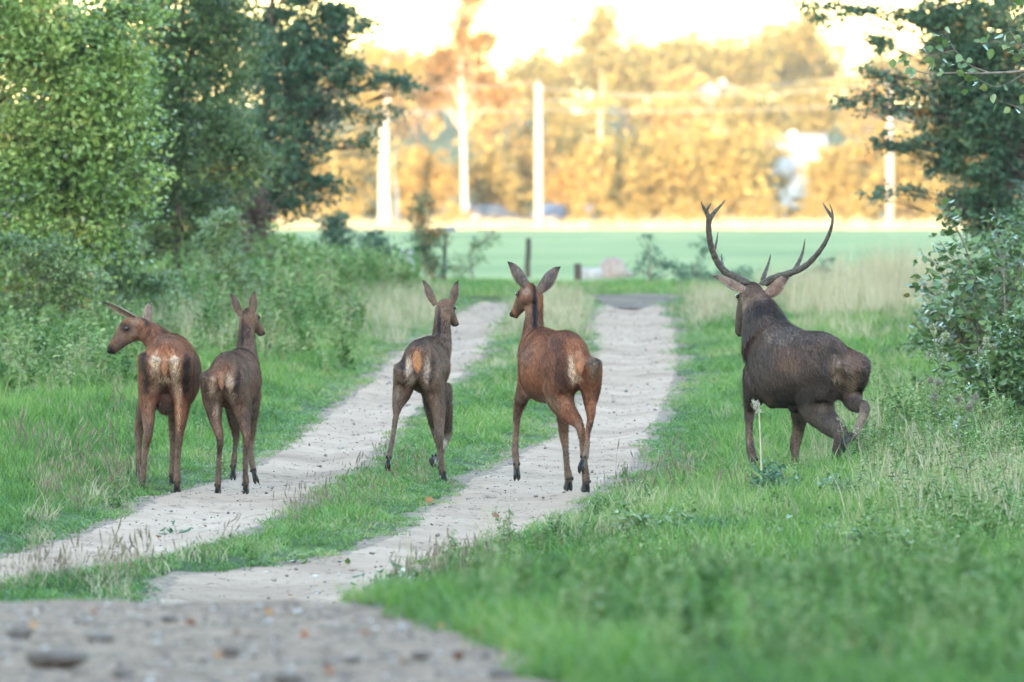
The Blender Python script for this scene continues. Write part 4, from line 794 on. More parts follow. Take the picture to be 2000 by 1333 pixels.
# half width, top, bottom of the trunk along its length (0 = rump, 1 = breast), metres for an adult hind
TORSO = np.array([(0.00, .06, .09, .07), (0.035, .122, .165, .11), (0.09, .165, .225, .14), (0.17, .19, .262, .165), (0.27, .202, .278, .20), (0.40, .212, .268, .262), (0.52, .235, .262, .305), (0.64, .235, .268, .315), (0.74, .215, .282, .310), (0.83, .185, .290, .290), (0.91, .150, .262, .250), (0.97, .105, .20, .19), (1.0, .06, .12, .12)])
def smin_ellipse(k): return np.arange(k) / k * 2 * math.pi
def make_deer(label, D0, cfg):
    s = cfg.get('s', 1.0)
    W = lambda p: P(p[0], p[1], D0 + p[2])
    A, B = W(cfg['A']), W(cfg['B']); base = (A + B) / 2; base[2] = float(ground(base[0], base[1]))
    root = empty('red_deer', base, label, 'deer', 'herd of red deer on the lane')
    fw = unit(B - A); side = unit(np.cross(fw, (0, 0, 1.0))); up = np.cross(side, fw); Lb = np.linalg.norm(B - A)
    m = MB()
    tt = np.linspace(0, 1, 28); tab = [np.interp(tt, TORSO[:, 0], TORSO[:, i]) for i in (1, 2, 3)]
    wmul = np.interp(tt, *cfg.get('w', ([0, 1], [1, 1]))); tmul = np.interp(tt, *cfg.get('top', ([0, 1], [1, 1]))); bmul = np.interp(tt, *cfg.get('bot', ([0, 1], [1, 1])))
    a = smin_ellipse(28); rs = []
    for i, t in enumerate(tt):
        ca, sa = np.cos(a), np.sin(a); hw = tab[0][i] * s * wmul[i] * np.where(sa > 0, 1 - .10 * sa, 1.0)
        rs.append(A + fw * Lb * t + side * (np.sign(ca) * np.abs(ca) ** .92 * hw)[:, None] + up * (sa * np.where(sa > 0, tab[1][i] * tmul[i], tab[2][i] * bmul[i]) * s)[:, None])
    m.rings(rs)
    def limb(pts, sd, seg=12, sub=4):
        p = np.array([W(q) for q in pts]); r1 = np.array([q[3] for q in pts]); r2 = np.array([q[4] if len(q) > 4 else q[3] for q in pts])
        pc = catmull(p, sub); k = np.linspace(0, len(p) - 1, len(pc)); m.tube(pc, np.interp(k, range(len(p)), r1) * 1.04 + .001, seg, sd, np.interp(k, range(len(p)), r2) * 1.04 + .001); return pc
    for lg in cfg['legs']:                                     # keep the hoof short: the pastern takes up the rest
        pe, ti = np.array(lg['p'][-1][:3], float), np.array(lg['hoof'], float); Lh = np.linalg.norm(W(ti) - W(pe)); want = .068 * s
        if Lh > want * 1.15:
            q = pe + (ti - pe) * (1 - want / Lh); lg['p'].append((*q, lg['p'][-1][3], lg['p'][-1][3] * 1.08))
        if lg in cfg['legs'][:2]: cx = cfg['A'][0]; lg['p'] = [(x[0] + ((cx - x[0]) * .16 if i == 0 else ((cx - x[0]) * .05 if i == 1 else 0)), x[1] - (16 * s if i == 0 else (4 * s if i == 1 else 0)), x[2] - ((.085, .10, .04)[i] * s if i < 3 else 0)) + ((x[3] * (1.10, 1.16, 1.12)[i], x[4] * (1.18, 1.25, 1.15)[i]) if i < 3 else tuple(x[3:])) for i, x in enumerate(lg['p'])]
        lg['p'] = [tuple(x[:3]) + ((x[3] * (1.12 if i == 1 else 1.06), x[4] * (1.12 if i < 2 else 1.04)) if i < 3 else tuple(x[3:])) for i, x in enumerate(lg['p'])]
    limb(cfg['neck'], side, 16)
    hp = np.array([W(q) for q in cfg['head']]); hd = unit(hp[-1] - hp[0]); hs = unit(np.cross(hd, cfg.get('head_up', (0, 0, 1.0))))
    limb(cfg['head'], hs, 16)
    # brows, cheeks and nostril swellings give the head its planes
    hu = np.cross(hs, hd)
    if hu[2] < 0: hu = -hu; hs = -hs
    hl = np.linalg.norm(hp[-1] - hp[0])
    def blobm(c, r):
        rr = lump(7, 12, 5, 0, 1.0); m.rings([c + x * r for x in rr])
    for sg in (-1, 1):
        blobm(hp[1] * .65 + hp[2] * .35 + hs * sg * cfg['head'][1][3] * .72 + hu * cfg['head'][1][4] * .42, .026 * s)
        blobm(hp[1] + hs * sg * cfg['head'][1][3] * .55 - hu * cfg['head'][1][4] * .35, .045 * s)
        blobm(hp[-2] + hs * sg * .017 * s + hd * .012, .022 * s)
    blobm(hp[-2] - hu * .02 * s - hd * .01, .026 * s)
    for lg in cfg['legs']: limb(lg['p'], side)
    for q in cfg.get('extra', []): limb(q, side)
    me0 = m.mesh('body_src'); tmp = ob('body_src', me0); md = tmp.modifiers.new('r', 'REMESH'); md.mode = 'VOXEL'; md.voxel_size = .0095; md.use_smooth_shade = True
    sm = tmp.modifiers.new('s', 'SMOOTH'); sm.factor = .5; sm.iterations = 3
    dg = bpy.context.evaluated_depsgraph_get(); dg.update(); ev = tmp.evaluated_get(dg).to_mesh(); nv = len(ev.vertices)
    V = np.empty(nv * 3, np.float32); ev.vertices.foreach_get('co', V); V = V.reshape(-1, 3).astype(float)
    nl = len(ev.loops); li = np.empty(nl, np.int32); ev.loops.foreach_get('vertex_index', li); ls = np.empty(len(ev.polygons), np.int32); ev.polygons.foreach_get('loop_total', ls)
    st = np.concatenate([[0], np.cumsum(ls)[:-1]]); Q = np.stack([li[st[ls == 4] + k] for k in range(4)], 1); T3 = np.stack([li[st[ls == 3] + k] for k in range(3)], 1) if (ls == 3).any() else np.zeros((0, 3), int)
    tmp.evaluated_get(dg).to_mesh_clear(); bpy.data.objects.remove(tmp); bpy.data.meshes.remove(me0)
    hg = (V[:, 2] - ground(V[:, 0], V[:, 1])) / s; wS = sstep(.42, .66, hg); hdist = np.min([np.linalg.norm(V - x, axis=1) for x in hp[1:]], 0); wS = wS * sstep(.09 * s, .17 * s, hdist)
    E = np.concatenate([Q[:, [0, 1]], Q[:, [1, 2]], Q[:, [2, 3]], Q[:, [3, 0]]]); E = np.concatenate([E, E[:, ::-1]]); deg = np.bincount(E[:, 0], minlength=nv)[:, None]
    for it in range(26):
        av = np.stack([np.bincount(E[:, 0], V[E[:, 1], k], nv) for k in range(3)], 1) / np.maximum(deg, 1); V = V + (av - V) * (.62 * wS)[:, None]
    # ears: cupped, pointed shells
    parts = [V]; qs = [Q]; nV = len(V); ear_i = []
    for (b0, tip, w, face) in cfg['ears']:
        b_, t_ = W(b0), W(tip); ax = unit(t_ - b_); b_ = b_ - ax * .035 * s; L = np.linalg.norm(t_ - b_); fc = np.asarray(face, float); fc = unit(fc - ax * np.dot(fc, ax)); sd = np.cross(ax, fc); rows = []
        nr_ = 11; nc_ = 9
        for layer in (0, 1):
            for i in range(nr_):
                t = i / (nr_ - 1); hw = w * np.interp(t, [0, .12, .35, .55, .8, .93, 1], [.62, .74, .98, 1.0, .62, .26, .02]); cup = np.interp(t, [0, .3, .7, 1], [1.25, 1.1, .7, .15])
                for j in range(nc_):
                    q = (j / (nc_ - 1) - .5) * 2; an = q * 1.25 * cup
                    rad = hw / max(.35, math.sin(min(1.57, 1.25 * cup))) if cup > .3 else hw
                    off = sd * (hw * q if cup < .3 else rad * math.sin(an)) - fc * (rad * (math.cos(an) - .4) if cup > .3 else hw * .5 * (1 - q * q)) * .75
                    rows.append(b_ + ax * (L * t) + off * 1.0 + fc * (.006 * layer) * (1 if 0 < i < nr_ - 1 else .3))
        rows = np.array(rows); i_ = np.arange(nr_ * nc_).reshape(nr_, nc_); f = np.stack([i_[:-1, :-1], i_[:-1, 1:], i_[1:, 1:], i_[1:, :-1]], -1).reshape(-1, 4)
        f2 = f[:, ::-1] + nr_ * nc_; rim = []
        for c_ in (0, nc_ - 1):
            e = i_[:, c_]; rim.append(np.stack([e[:-1], e[1:], e[1:] + nr_ * nc_, e[:-1] + nr_ * nc_], 1) if c_ else np.stack([e[1:], e[:-1], e[:-1] + nr_ * nc_, e[1:] + nr_ * nc_], 1))
        parts.append(rows); qs += [f + nV, f2 + nV] + [r + nV for r in rim]; ear_i.append((nV, nV + nr_ * nc_, nV + 2 * nr_ * nc_)); nV += len(rows)
    # tail
    tb, tt_, tw = cfg['tail']; tb, tt_ = W(tb), W(tt_); mt = MB(); mt.tube(catmull([tb, (tb * .5 + tt_ * .5) - fw * .02, tt_], 4), np.array([.6, .8, .95, 1, 1, .9, .75, .5, .12]) * tw, 10, side, np.array([.6, .6, .6, .6, .6, .55, .45, .3, .1]) * tw)
    tv = np.concatenate(mt.v); parts.append(tv); qs.append(np.concatenate(mt.q) + nV); T_tail = np.concatenate(mt.t) + nV; tail_i = (nV, nV + len(tv)); nV += len(tv)
    V = np.concatenate(parts); faces = [np.concatenate(qs), np.concatenate([T3, T_tail])]
    # colours of the coat; some spots paint in top light and underside shade
    base_c = np.array(cfg['coat']); col = np.repeat(base_c[None], nV, 0); zg = ground(V[:, 0], V[:, 1]); hgt = (V[:, 2] - zg) / s
    def mixin(w, c):
        nonlocal col
        w = np.clip(w, 0, 1)[:, None]; col = col * (1 - w) + np.asarray(c) * w
    mixin(1 - sstep(.45, .68, hgt), cfg['leg'])
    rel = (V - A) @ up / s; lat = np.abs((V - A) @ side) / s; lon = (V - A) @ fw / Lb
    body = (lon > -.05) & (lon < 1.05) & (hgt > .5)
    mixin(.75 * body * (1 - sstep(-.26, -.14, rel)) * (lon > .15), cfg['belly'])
    mixin(.6 * body * sstep(.17, .27, rel) * (1 - sstep(.0, .16, lat)), cfg['back'])
    nz = N1(V[:, 0] * 7, V[:, 2] * 7) + N2(V[:, 1] * 9, V[:, 2] * 5)
    mixin(.35 * body * sstep(.1, .5, nz), np.array(cfg['back'])); mixin(.4 * (hgt > .45) * sstep(.05, .45, -nz), base_c * 1.7 + .01)
    def spots(lst):
        for sp_ in lst:
            u, v, d, ru, rv, rd, c = sp_[:7]; k = sp_[7] if len(sp_) > 7 else 1.0; ctr = W((u, v, d)); px = (D0 + d) / F
            q = (V - ctr) / np.array((ru * px, rd * 1.7, rv * px)); dist = np.sqrt((q ** 2).sum(1)) + .30 * N1(V[:, 0] * 26, V[:, 2] * 26) + .18 * N3(V[:, 0] * 70, V[:, 2] * 30); mixin(k * (1 - sstep(.38, 1.12, dist)), c)
    spots(cfg['spots'])
    # muzzle
    nose = hp[-1]; dist = np.linalg.norm(V - nose, axis=1); mixin(1 - sstep(.035 * s, .075 * s, dist), (.022, .018, .017))
    ez = hp[1] * .72 + hp[2] * .28
    for sg in (-1, 1): mixin(.7 * (1 - sstep(.02, .05, np.linalg.norm(V - (ez + hs * sg * cfg['head'][1][3] * .9 + hu * cfg['head'][1][4] * .4), axis=1))), (.035, .025, .02))
    tc = np.asarray(cfg['tailc']); col[tail_i[0]:tail_i[1]] = tc
    for (e0, e1, e2), (b0, tip, w, face) in zip(ear_i, cfg['ears']):
        t = np.linalg.norm(V[e0:e2] - W(b0), axis=1) / np.linalg.norm(W(tip) - W(b0)); o_, i__ = np.array(cfg['ear']), np.array(cfg['earin']); n_ = e1 - e0
        cc = np.concatenate([np.repeat(o_[None], n_, 0), np.repeat(i__[None], n_, 0)]); k = sstep(.72, 1.0, t)[:, None]; cc = cc * (1 - k) + np.array((.03, .022, .02)) * k; k = (.8 * (1 - sstep(.0, .3, t)))[:, None]; cc = cc * (1 - k) + np.array(cfg.get('earb', cfg['coat'])) * 1.5 * k; jj = np.arange(n_) % 9; rim_ = np.tile((jj == 0) | (jj == 8), 2)[:, None] * (t < .85)[:, None] * .7; col[e0:e2] = cc * (1 - rim_) + np.array((.30, .26, .225)) * rim_
    col = np.clip(col ** cfg.get('gam', 1.06) * np.array(cfg.get('warm', (1.4, 1.27, 1.17))), .004, .9)
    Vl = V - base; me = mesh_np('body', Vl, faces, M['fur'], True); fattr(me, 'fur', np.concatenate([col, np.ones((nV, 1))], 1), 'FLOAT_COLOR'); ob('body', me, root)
    # coat hairs lying back along the body
    fq = faces[0]; p0, p1, p2, p3 = (Vl[fq[:, k]] for k in range(4)); nn = np.cross(p2 - p0, p3 - p1); ar = np.linalg.norm(nn, axis=1); nn = unit(nn); nb_ = len(Q); ar = ar[:nb_]
    nh = cfg.get('hairs', 16000); f = rng.choice(nb_, nh, p=ar / ar.sum()); w4 = rng.dirichlet((1, 1, 1, 1), nh); pos = (p0[f] * w4[:, :1] + p1[f] * w4[:, 1:2] + p2[f] * w4[:, 2:3] + p3[f] * w4[:, 3:]); nrm = nn[f]
    flow = -fw * .8 + np.array((0, 0, -1.0)); flow = flow + rng.normal(0, .22, (nh, 3)); tg = unit(flow - nrm * (flow * nrm).sum(1, keepdims=True)); hz = hgt[fq[f, 0]]
    ln = cfg.get('hairlen', .026) * rng.uniform(.5, 1.3, nh) * np.interp(hz, [0, .45, .7], [.35, .5, 1.0]); mane = np.exp(-((pos + base - W(cfg['neck'][1])) ** 2).sum(1) / .05); ln *= 1 + cfg.get('mane', .5) * mane
    headz = np.min([np.linalg.norm(pos + base - x, axis=1) for x in hp], 0) < .13 * s; ln = np.where(headz, np.minimum(ln * .35, .009), ln)
    lock = rng.random(nh) < .45; ln = np.where(lock, ln * 1.7, ln)
    tip = pos + unit(tg + nrm * np.where(lock, rng.uniform(.04, .2, nh), rng.uniform(.12, .42, nh))[:, None]) * ln[:, None]; wd = unit(np.cross(tg, nrm)) * np.where(lock, .0055, .0026)[:, None]
    HV = np.stack([pos - wd - nrm * .002, pos + wd - nrm * .002, tip], 1).reshape(-1, 3); HT = np.arange(nh * 3).reshape(-1, 3); hc = col[fq[f, 0]] * np.where(lock, rng.uniform(.4, 1.9, nh), rng.uniform(.6, 2.0, nh))[:, None]
    mh = mesh_np('coat', HV, HT, M['hair']); fattr(mh, 'fur', np.concatenate([np.repeat(hc, 3, 0), np.ones((nh * 3, 1))], 1), 'FLOAT_COLOR'); tag(ob('coat', mh, root), kind='stuff')
    # eyes
    for sg in (-1, 1):
        e = ez + hs * sg * cfg['head'][1][3] * .98 + hu * cfg['head'][1][4] * .42 - base; mm = MB(); mm.rings([e + x * .017 * s for x in lump(6, 10, 3, 0, 1.0)]); mm.build('eye', M['eye'], root, True)
    # hooves: two pointed toes and two dew claws
    for lg in cfg['legs']:
        p_end = W(lg['p'][-1]); tip = W(lg['hoof']); ax = tip - p_end; Lh = np.linalg.norm(ax); ax = ax / Lh; toe = lg.get('toe', fw); toe = np.asarray(toe, float); toe = unit(toe - ax * np.dot(toe, ax)); lat_ = np.cross(ax, toe); mm = MB(); r_h = lg['p'][-1][3] * 1.25
        for sg in (-1, 1):
            rows = []
            for t, wx, f0, f1 in ((-.35, .50, -.8, .8), (0, .58, -1.0, 1.0), (.35, .62, -1.1, 1.35), (.7, .64, -1.15, 1.75), (1.0, .60, -1.1, 2.2)):
                c = p_end + ax * (Lh * t); an = np.arange(8) / 8 * 6.283; fz = (f0 + f1) / 2 + (f1 - f0) / 2 * np.sin(an); rows.append(c + lat_ * ((sg * (wx * .74 + .03 + .1 * max(t, 0)) * r_h * .8) + np.cos(an) * wx * r_h * .72 * np.where(np.sin(an) > .5, .7, 1))[:, None] + toe * (fz * r_h)[:, None] - base)
            mm.rings(rows)
            dc = p_end - ax * Lh * .45 - toe * r_h * 1.1 + lat_ * sg * r_h * .6 - base; mm.rings([dc + x * .011 for x in lump(4, 6, 2, 0, 1.4)])
        mm.build('hoof', M['hoof'], root, True)
    # antlers
    for an in cfg.get('antlers', []):
        mm = MB()
        for path, r0, r1 in an:
            p = catmull(np.array([W(q) for q in path]) - base, 5); k = np.linspace(0, 1, len(p)); rad = r0 + (r1 - r0) * k ** 1.3; rad = rad * (1 + .07 * np.sin(np.arange(len(p)) * 2.1)); mm.tube(p, rad, 9)
        c0 = W(an[0][0][0]) - base; mm.rings([c0 + x * .043 for x in lump(5, 11, 9, .3, .6)])
        mm.build('antler', M['antler'], root, True)
    return root

LEGX = (.10, .072, .055)
def L4(pts, hoof, **k): return dict(p=pts, hoof=hoof, **k)
CREAM = (.42, .34, .26); RUST = (.25, .105, .05); DARK = (.03, .02, .018); TAN = (.22, .15, .105); GREY = (.12, .095, .08)

make_deer('adult hind with lowered head turned sideways and one long ear held level', 87.9, dict(
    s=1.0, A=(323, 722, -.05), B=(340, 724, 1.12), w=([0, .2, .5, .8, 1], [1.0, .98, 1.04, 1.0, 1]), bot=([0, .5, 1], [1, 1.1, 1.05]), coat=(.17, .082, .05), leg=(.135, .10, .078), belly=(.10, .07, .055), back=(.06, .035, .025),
    neck=[(332, 705, .92, .15, .19), (318, 680, 1.08, .115, .135), (300, 657, 1.2, .085, .105), (281, 645, 1.27, .078, .095), (270, 642, 1.28, .072, .09)],
    head=[(276, 636, 1.28, .062, .085), (255, 645, 1.26, .066, .098), (238, 661, 1.24, .050, .068), (224, 677, 1.225, .036, .046), (217, 684, 1.22, .032, .038), (213, 687, 1.215, .022, .024)],
    ears=[((258, 617, 1.2), (199, 591, 1.05), .042, (-.25, -.5, -.6)), ((288, 626, 1.34), (291, 590, 1.42), .046, (-.5, .8, .2))],
    legs=[L4([(301, 712, .22, .115, .19), (294, 752, .25, .078, .15), (289, 795, .12, .05, .075), (290, 846, -.04, .034, .046), (284, 878, -.01, .023, .027), (281, 912, .02, .021, .024), (279, 932, .04, .026, .03), (278, 944, .07, .024, .027)], (278, 958, .09)),
          L4([(347, 712, .22, .115, .19), (355, 752, .25, .078, .15), (355, 795, .12, .05, .075), (351, 844, -.04, .034, .046), (348, 878, -.01, .023, .027), (346, 912, .02, .021, .024), (346, 935, .04, .028, .032), (346, 946, .07, .026, .03)], (346, 961, .09)),
          L4([(302, 745, .92, .085, .14), (284, 790, .9, .052, .075), (272, 838, 1.0, .035, .037), (271, 872, 1.0, .024, .025), (271, 903, 1.0, .022, .023), (272, 922, 1.02, .026, .028), (273, 932, 1.05, .024, .026)], (272, 948, 1.07)),
          L4([(352, 745, .92, .085, .14), (343, 790, .9, .052, .075), (339, 838, 1.0, .036, .038), (338, 872, 1.0, .024, .025), (337, 903, 1.0, .022, .023), (337, 924, 1.02, .027, .029), (337, 934, 1.05, .024, .026)], (336, 949, 1.07))],
    extra=[[(322, 770, .22, .06, .07), (323, 790, .25, .075, .09), (324, 800, .3, .05, .06)]],
    tail=((322, 694, -.02), (322, 735, -.10), .036), tailc=(.24, .125, .075), ear=(.17, .13, .11), earin=(.36, .32, .28), earb=(.14, .09, .07), hairs=34000,
    spots=[(322, 690, -.05, 44, 30, .16, (.26, .12, .07)), (322, 660, .2, 34, 12, .3, (.21, .115, .08), .8), (303, 712, -.08, 14, 30, .16, CREAM), (341, 716, -.08, 13, 32, .16, CREAM), (302, 742, -.02, 11, 26, .18, TAN), (346, 752, -.02, 13, 34, .18, (.34, .26, .20)), (322, 745, -.02, 16, 12, .14, CREAM, .8),
           (281, 708, .05, 10, 30, .16, DARK, .95), (284, 745, .02, 9, 34, .16, DARK, .8), (365, 715, .05, 9, 30, .16, DARK, .95), (363, 745, .02, 9, 30, .16, DARK, .9), (322, 765, .05, 22, 22, .2, (.17, .10, .085)), (322, 798, .3, 30, 14, .4, (.13, .10, .075), .8),
           (294, 800, .1, 6, 40, .12, (.24, .15, .10), .7), (350, 800, 0, 6, 60, .14, (.30, .19, .12), .8), (289, 860, -.05, 9, 22, .1, (.10, .05, .035), .7), (281, 618, 1.28, 6, 12, .12, (.02, .02, .022), .9), (287, 632, 1.26, 6, 13, .12, (.02, .02, .022), .9), (294, 647, 1.22, 6, 12, .12, (.025, .02, .022), .85), (245, 655, 1.22, 34, 30, .2, (.105, .078, .062), .75), (240, 640, 1.22, 10, 14, .1, DARK, .8), (264, 668, 1.2, 14, 16, .15, TAN, .6), (233, 675, 1.2, 16, 12, .15, (.08, .062, .05), .8), (262, 628, 1.2, 12, 10, .1, (.2, .15, .125), .8)]))

make_deer('small calf trotting with upright ears beside the hind with lowered head', 87.6, dict(
    s=.82, A=(433, 746, 0), B=(480, 738, .92), w=([0, .2, .5, .8, 1], [.9, .92, 1.0, 1.0, 1]), bot=([0, .5, 1], [1, .92, 1]), coat=(.125, .078, .058), leg=(.105, .078, .063), belly=(.09, .068, .058), back=(.05, .036, .032),
    neck=[(479, 720, .8, .11, .14), (482, 694, .93, .078, .095), (481, 662, .99, .064, .072), (482, 634, 1.02, .060, .062), (483, 620, 1.03, .058, .06)],
    head=[(483, 616, 1.0, .056, .068), (489, 623, 1.06, .058, .072), (498, 635, 1.14, .042, .05), (506, 645, 1.2, .031, .035), (510, 650, 1.225, .027, .029), (512, 652, 1.24, .018, .02)],
    ears=[((468, 610, 1.0), (450, 573, .96), .037, (-.5, .8, .1)), ((493, 607, 1.0), (498, 568, .98), .038, (.35, .9, 0))],
    legs=[L4([(415, 742, .16, .088, .15), (415, 782, .2, .058, .11), (421, 822, .08, .038, .055), (430, 856, -.03, .030, .04), (428, 888, 0, .020, .024), (427, 922, .02, .019, .021), (426, 942, .03, .024, .027), (426, 952, .05, .022, .024)], (425, 965, .06)),
          L4([(459, 745, .18, .09, .15), (471, 788, .26, .065, .11), (476, 822, .14, .043, .058), (481, 850, .02, .031, .04), (480, 888, .03, .020, .024), (479, 922, .04, .019, .021), (480, 940, .06, .024, .027), (480, 950, .08, .022, .024)], (480, 963, .1)),
          L4([(452, 768, .7, .065, .10), (454, 808, .7, .042, .06), (461, 848, .78, .031, .033), (459, 876, .7, .020, .022), (457, 900, .62, .024, .026), (456, 910, .6, .021, .023)], (455, 931, .54), toe=(0, .3, -1)),
          L4([(494, 765, .76, .065, .10), (493, 805, .78, .042, .06), (489, 858, .88, .030, .032), (490, 882, .8, .020, .022), (492, 904, .72, .024, .026), (494, 913, .69, .021, .023)], (500, 939, .62), toe=(.3, .3, -1))],
    tail=((433, 728, -.02), (433, 762, -.08), .028), tailc=(.18, .095, .06), ear=(.10, .075, .062), earin=(.2, .16, .14), hairs=26000,
    spots=[(434, 730, -.05, 32, 26, .15, (.20, .105, .065)), (416, 752, -.05, 11, 24, .14, (.34, .26, .20)), (449, 745, -.05, 10, 28, .14, (.34, .27, .21)), (450, 775, .02, 14, 22, .15, (.26, .2, .16), .8), (432, 772, -.02, 16, 14, .14, TAN, .7), (466, 745, .05, 7, 34, .14, DARK, .9), (404, 755, .1, 7, 34, .14, DARK, .7), (424, 800, .02, 6, 22, .1, (.26, .2, .16), .7), (411, 790, .1, 6, 26, .12, DARK, .7), (427, 870, 0, 8, 26, .1, (.05, .037, .03), .8), (474, 650, .95, 5, 44, .2, (.025, .02, .02), .85), (480, 606, .98, 7, 10, .1, (.02, .02, .022), .8), (500, 740, .5, 16, 24, .3, (.15, .08, .055), .7), (470, 808, .6, 16, 12, .2, (.03, .022, .02), .7)]))

make_deer('slim young deer galloping over the grass strip between the two wheel tracks', 90.2, dict(
    s=.80, A=(814, 718, 0), B=(846, 711, .92), w=([0, .2, .5, .8, 1], [.98, .98, 1.0, 1.0, 1]), bot=([0, .5, 1], [1, .9, .95]), coat=(.125, .085, .065), leg=(.115, .09, .075), belly=(.085, .068, .058), back=(.055, .038, .033),
    neck=[(852, 692, .8, .115, .14), (862, 668, .94, .078, .09), (863, 640, .99, .066, .07), (864, 614, 1.02, .063, .064), (865, 602, 1.02, .061, .062)],
    head=[(866, 598, 1.0, .060, .070), (871, 605, 1.06, .062, .074), (879, 617, 1.14, .044, .05), (886, 628, 1.21, .032, .035), (888.5, 632, 1.235, .027, .029), (890, 635, 1.25, .018, .02)],
    ears=[((848, 590, 1.0), (825, 547, .97), .038, (-.5, .8, .1)), ((882, 591, 1.0), (895, 548, .98), .041, (.4, .9, 0))],
    legs=[L4([(792, 728, .16, .09, .15), (786, 762, .2, .060, .11), (778, 786, .06, .040, .055), (774, 808, -.08, .029, .038), (769, 842, -.14, .019, .023), (764, 872, -.2, .018, .02), (761, 887, -.24, .023, .026), (760, 894, -.25, .021, .023)], (757, 912, -.32), toe=(0, .6, -1)),
          L4([(842, 730, .18, .09, .15), (851, 768, .26, .062, .11), (857, 808, .12, .043, .06), (858, 846, -.02, .031, .042), (860, 872, 0, .020, .024), (862, 898, .02, .019, .021), (864, 914, .04, .025, .028), (866, 924, .06, .024, .026)], (869, 940, .08)),
          L4([(838, 752, .7, .065, .10), (840, 792, .7, .044, .065), (848, 836, .82, .031, .033), (856, 868, .82, .020, .021), (861, 894, .82, .019, .02), (862, 908, .84, .022, .024)], (863, 926, .88)),
          L4([(866, 752, .74, .065, .10), (872, 792, .76, .042, .06), (875, 846, .88, .031, .033), (869, 866, .76, .021, .022), (861, 887, .62, .023, .025), (857, 892, .58, .021, .023)], (843, 902, .46), toe=(.5, .2, -1))],
    tail=((814, 688, -.02), (817, 731, -.09), .036), tailc=(.25, .12, .062), ear=(.11, .085, .072), earin=(.24, .18, .16), hairs=26000,
    spots=[(815, 695, -.05, 30, 24, .15, (.19, .10, .065)), (797, 718, -.05, 10, 30, .14, (.40, .34, .28)), (836, 712, -.03, 10, 26, .14, (.34, .28, .23)), (806, 742, -.02, 12, 14, .12, (.38, .33, .28), .8), (833, 745, .02, 10, 22, .14, (.30, .25, .21), .8), (787, 715, .08, 8, 32, .14, DARK, .85), (790, 748, .05, 6, 22, .12, DARK, .7), (845, 710, .1, 8, 24, .16, DARK, .75), (842, 740, .02, 6, 18, .12, DARK, .6), (814, 668, .3, 30, 10, .3, (.09, .065, .06), .7), (838, 690, .4, 20, 24, .4, (.13, .08, .06), .6), (858, 640, .95, 5, 48, .2, (.022, .02, .022), .95), (833, 785, .6, 14, 16, .2, (.03, .025, .022), .8), (868, 868, .72, 7, 14, .1, (.3, .27, .24), .7), (778, 770, .1, 6, 20, .1, (.2, .18, .16), .6)]))  # dark spot under the belly is painted shade

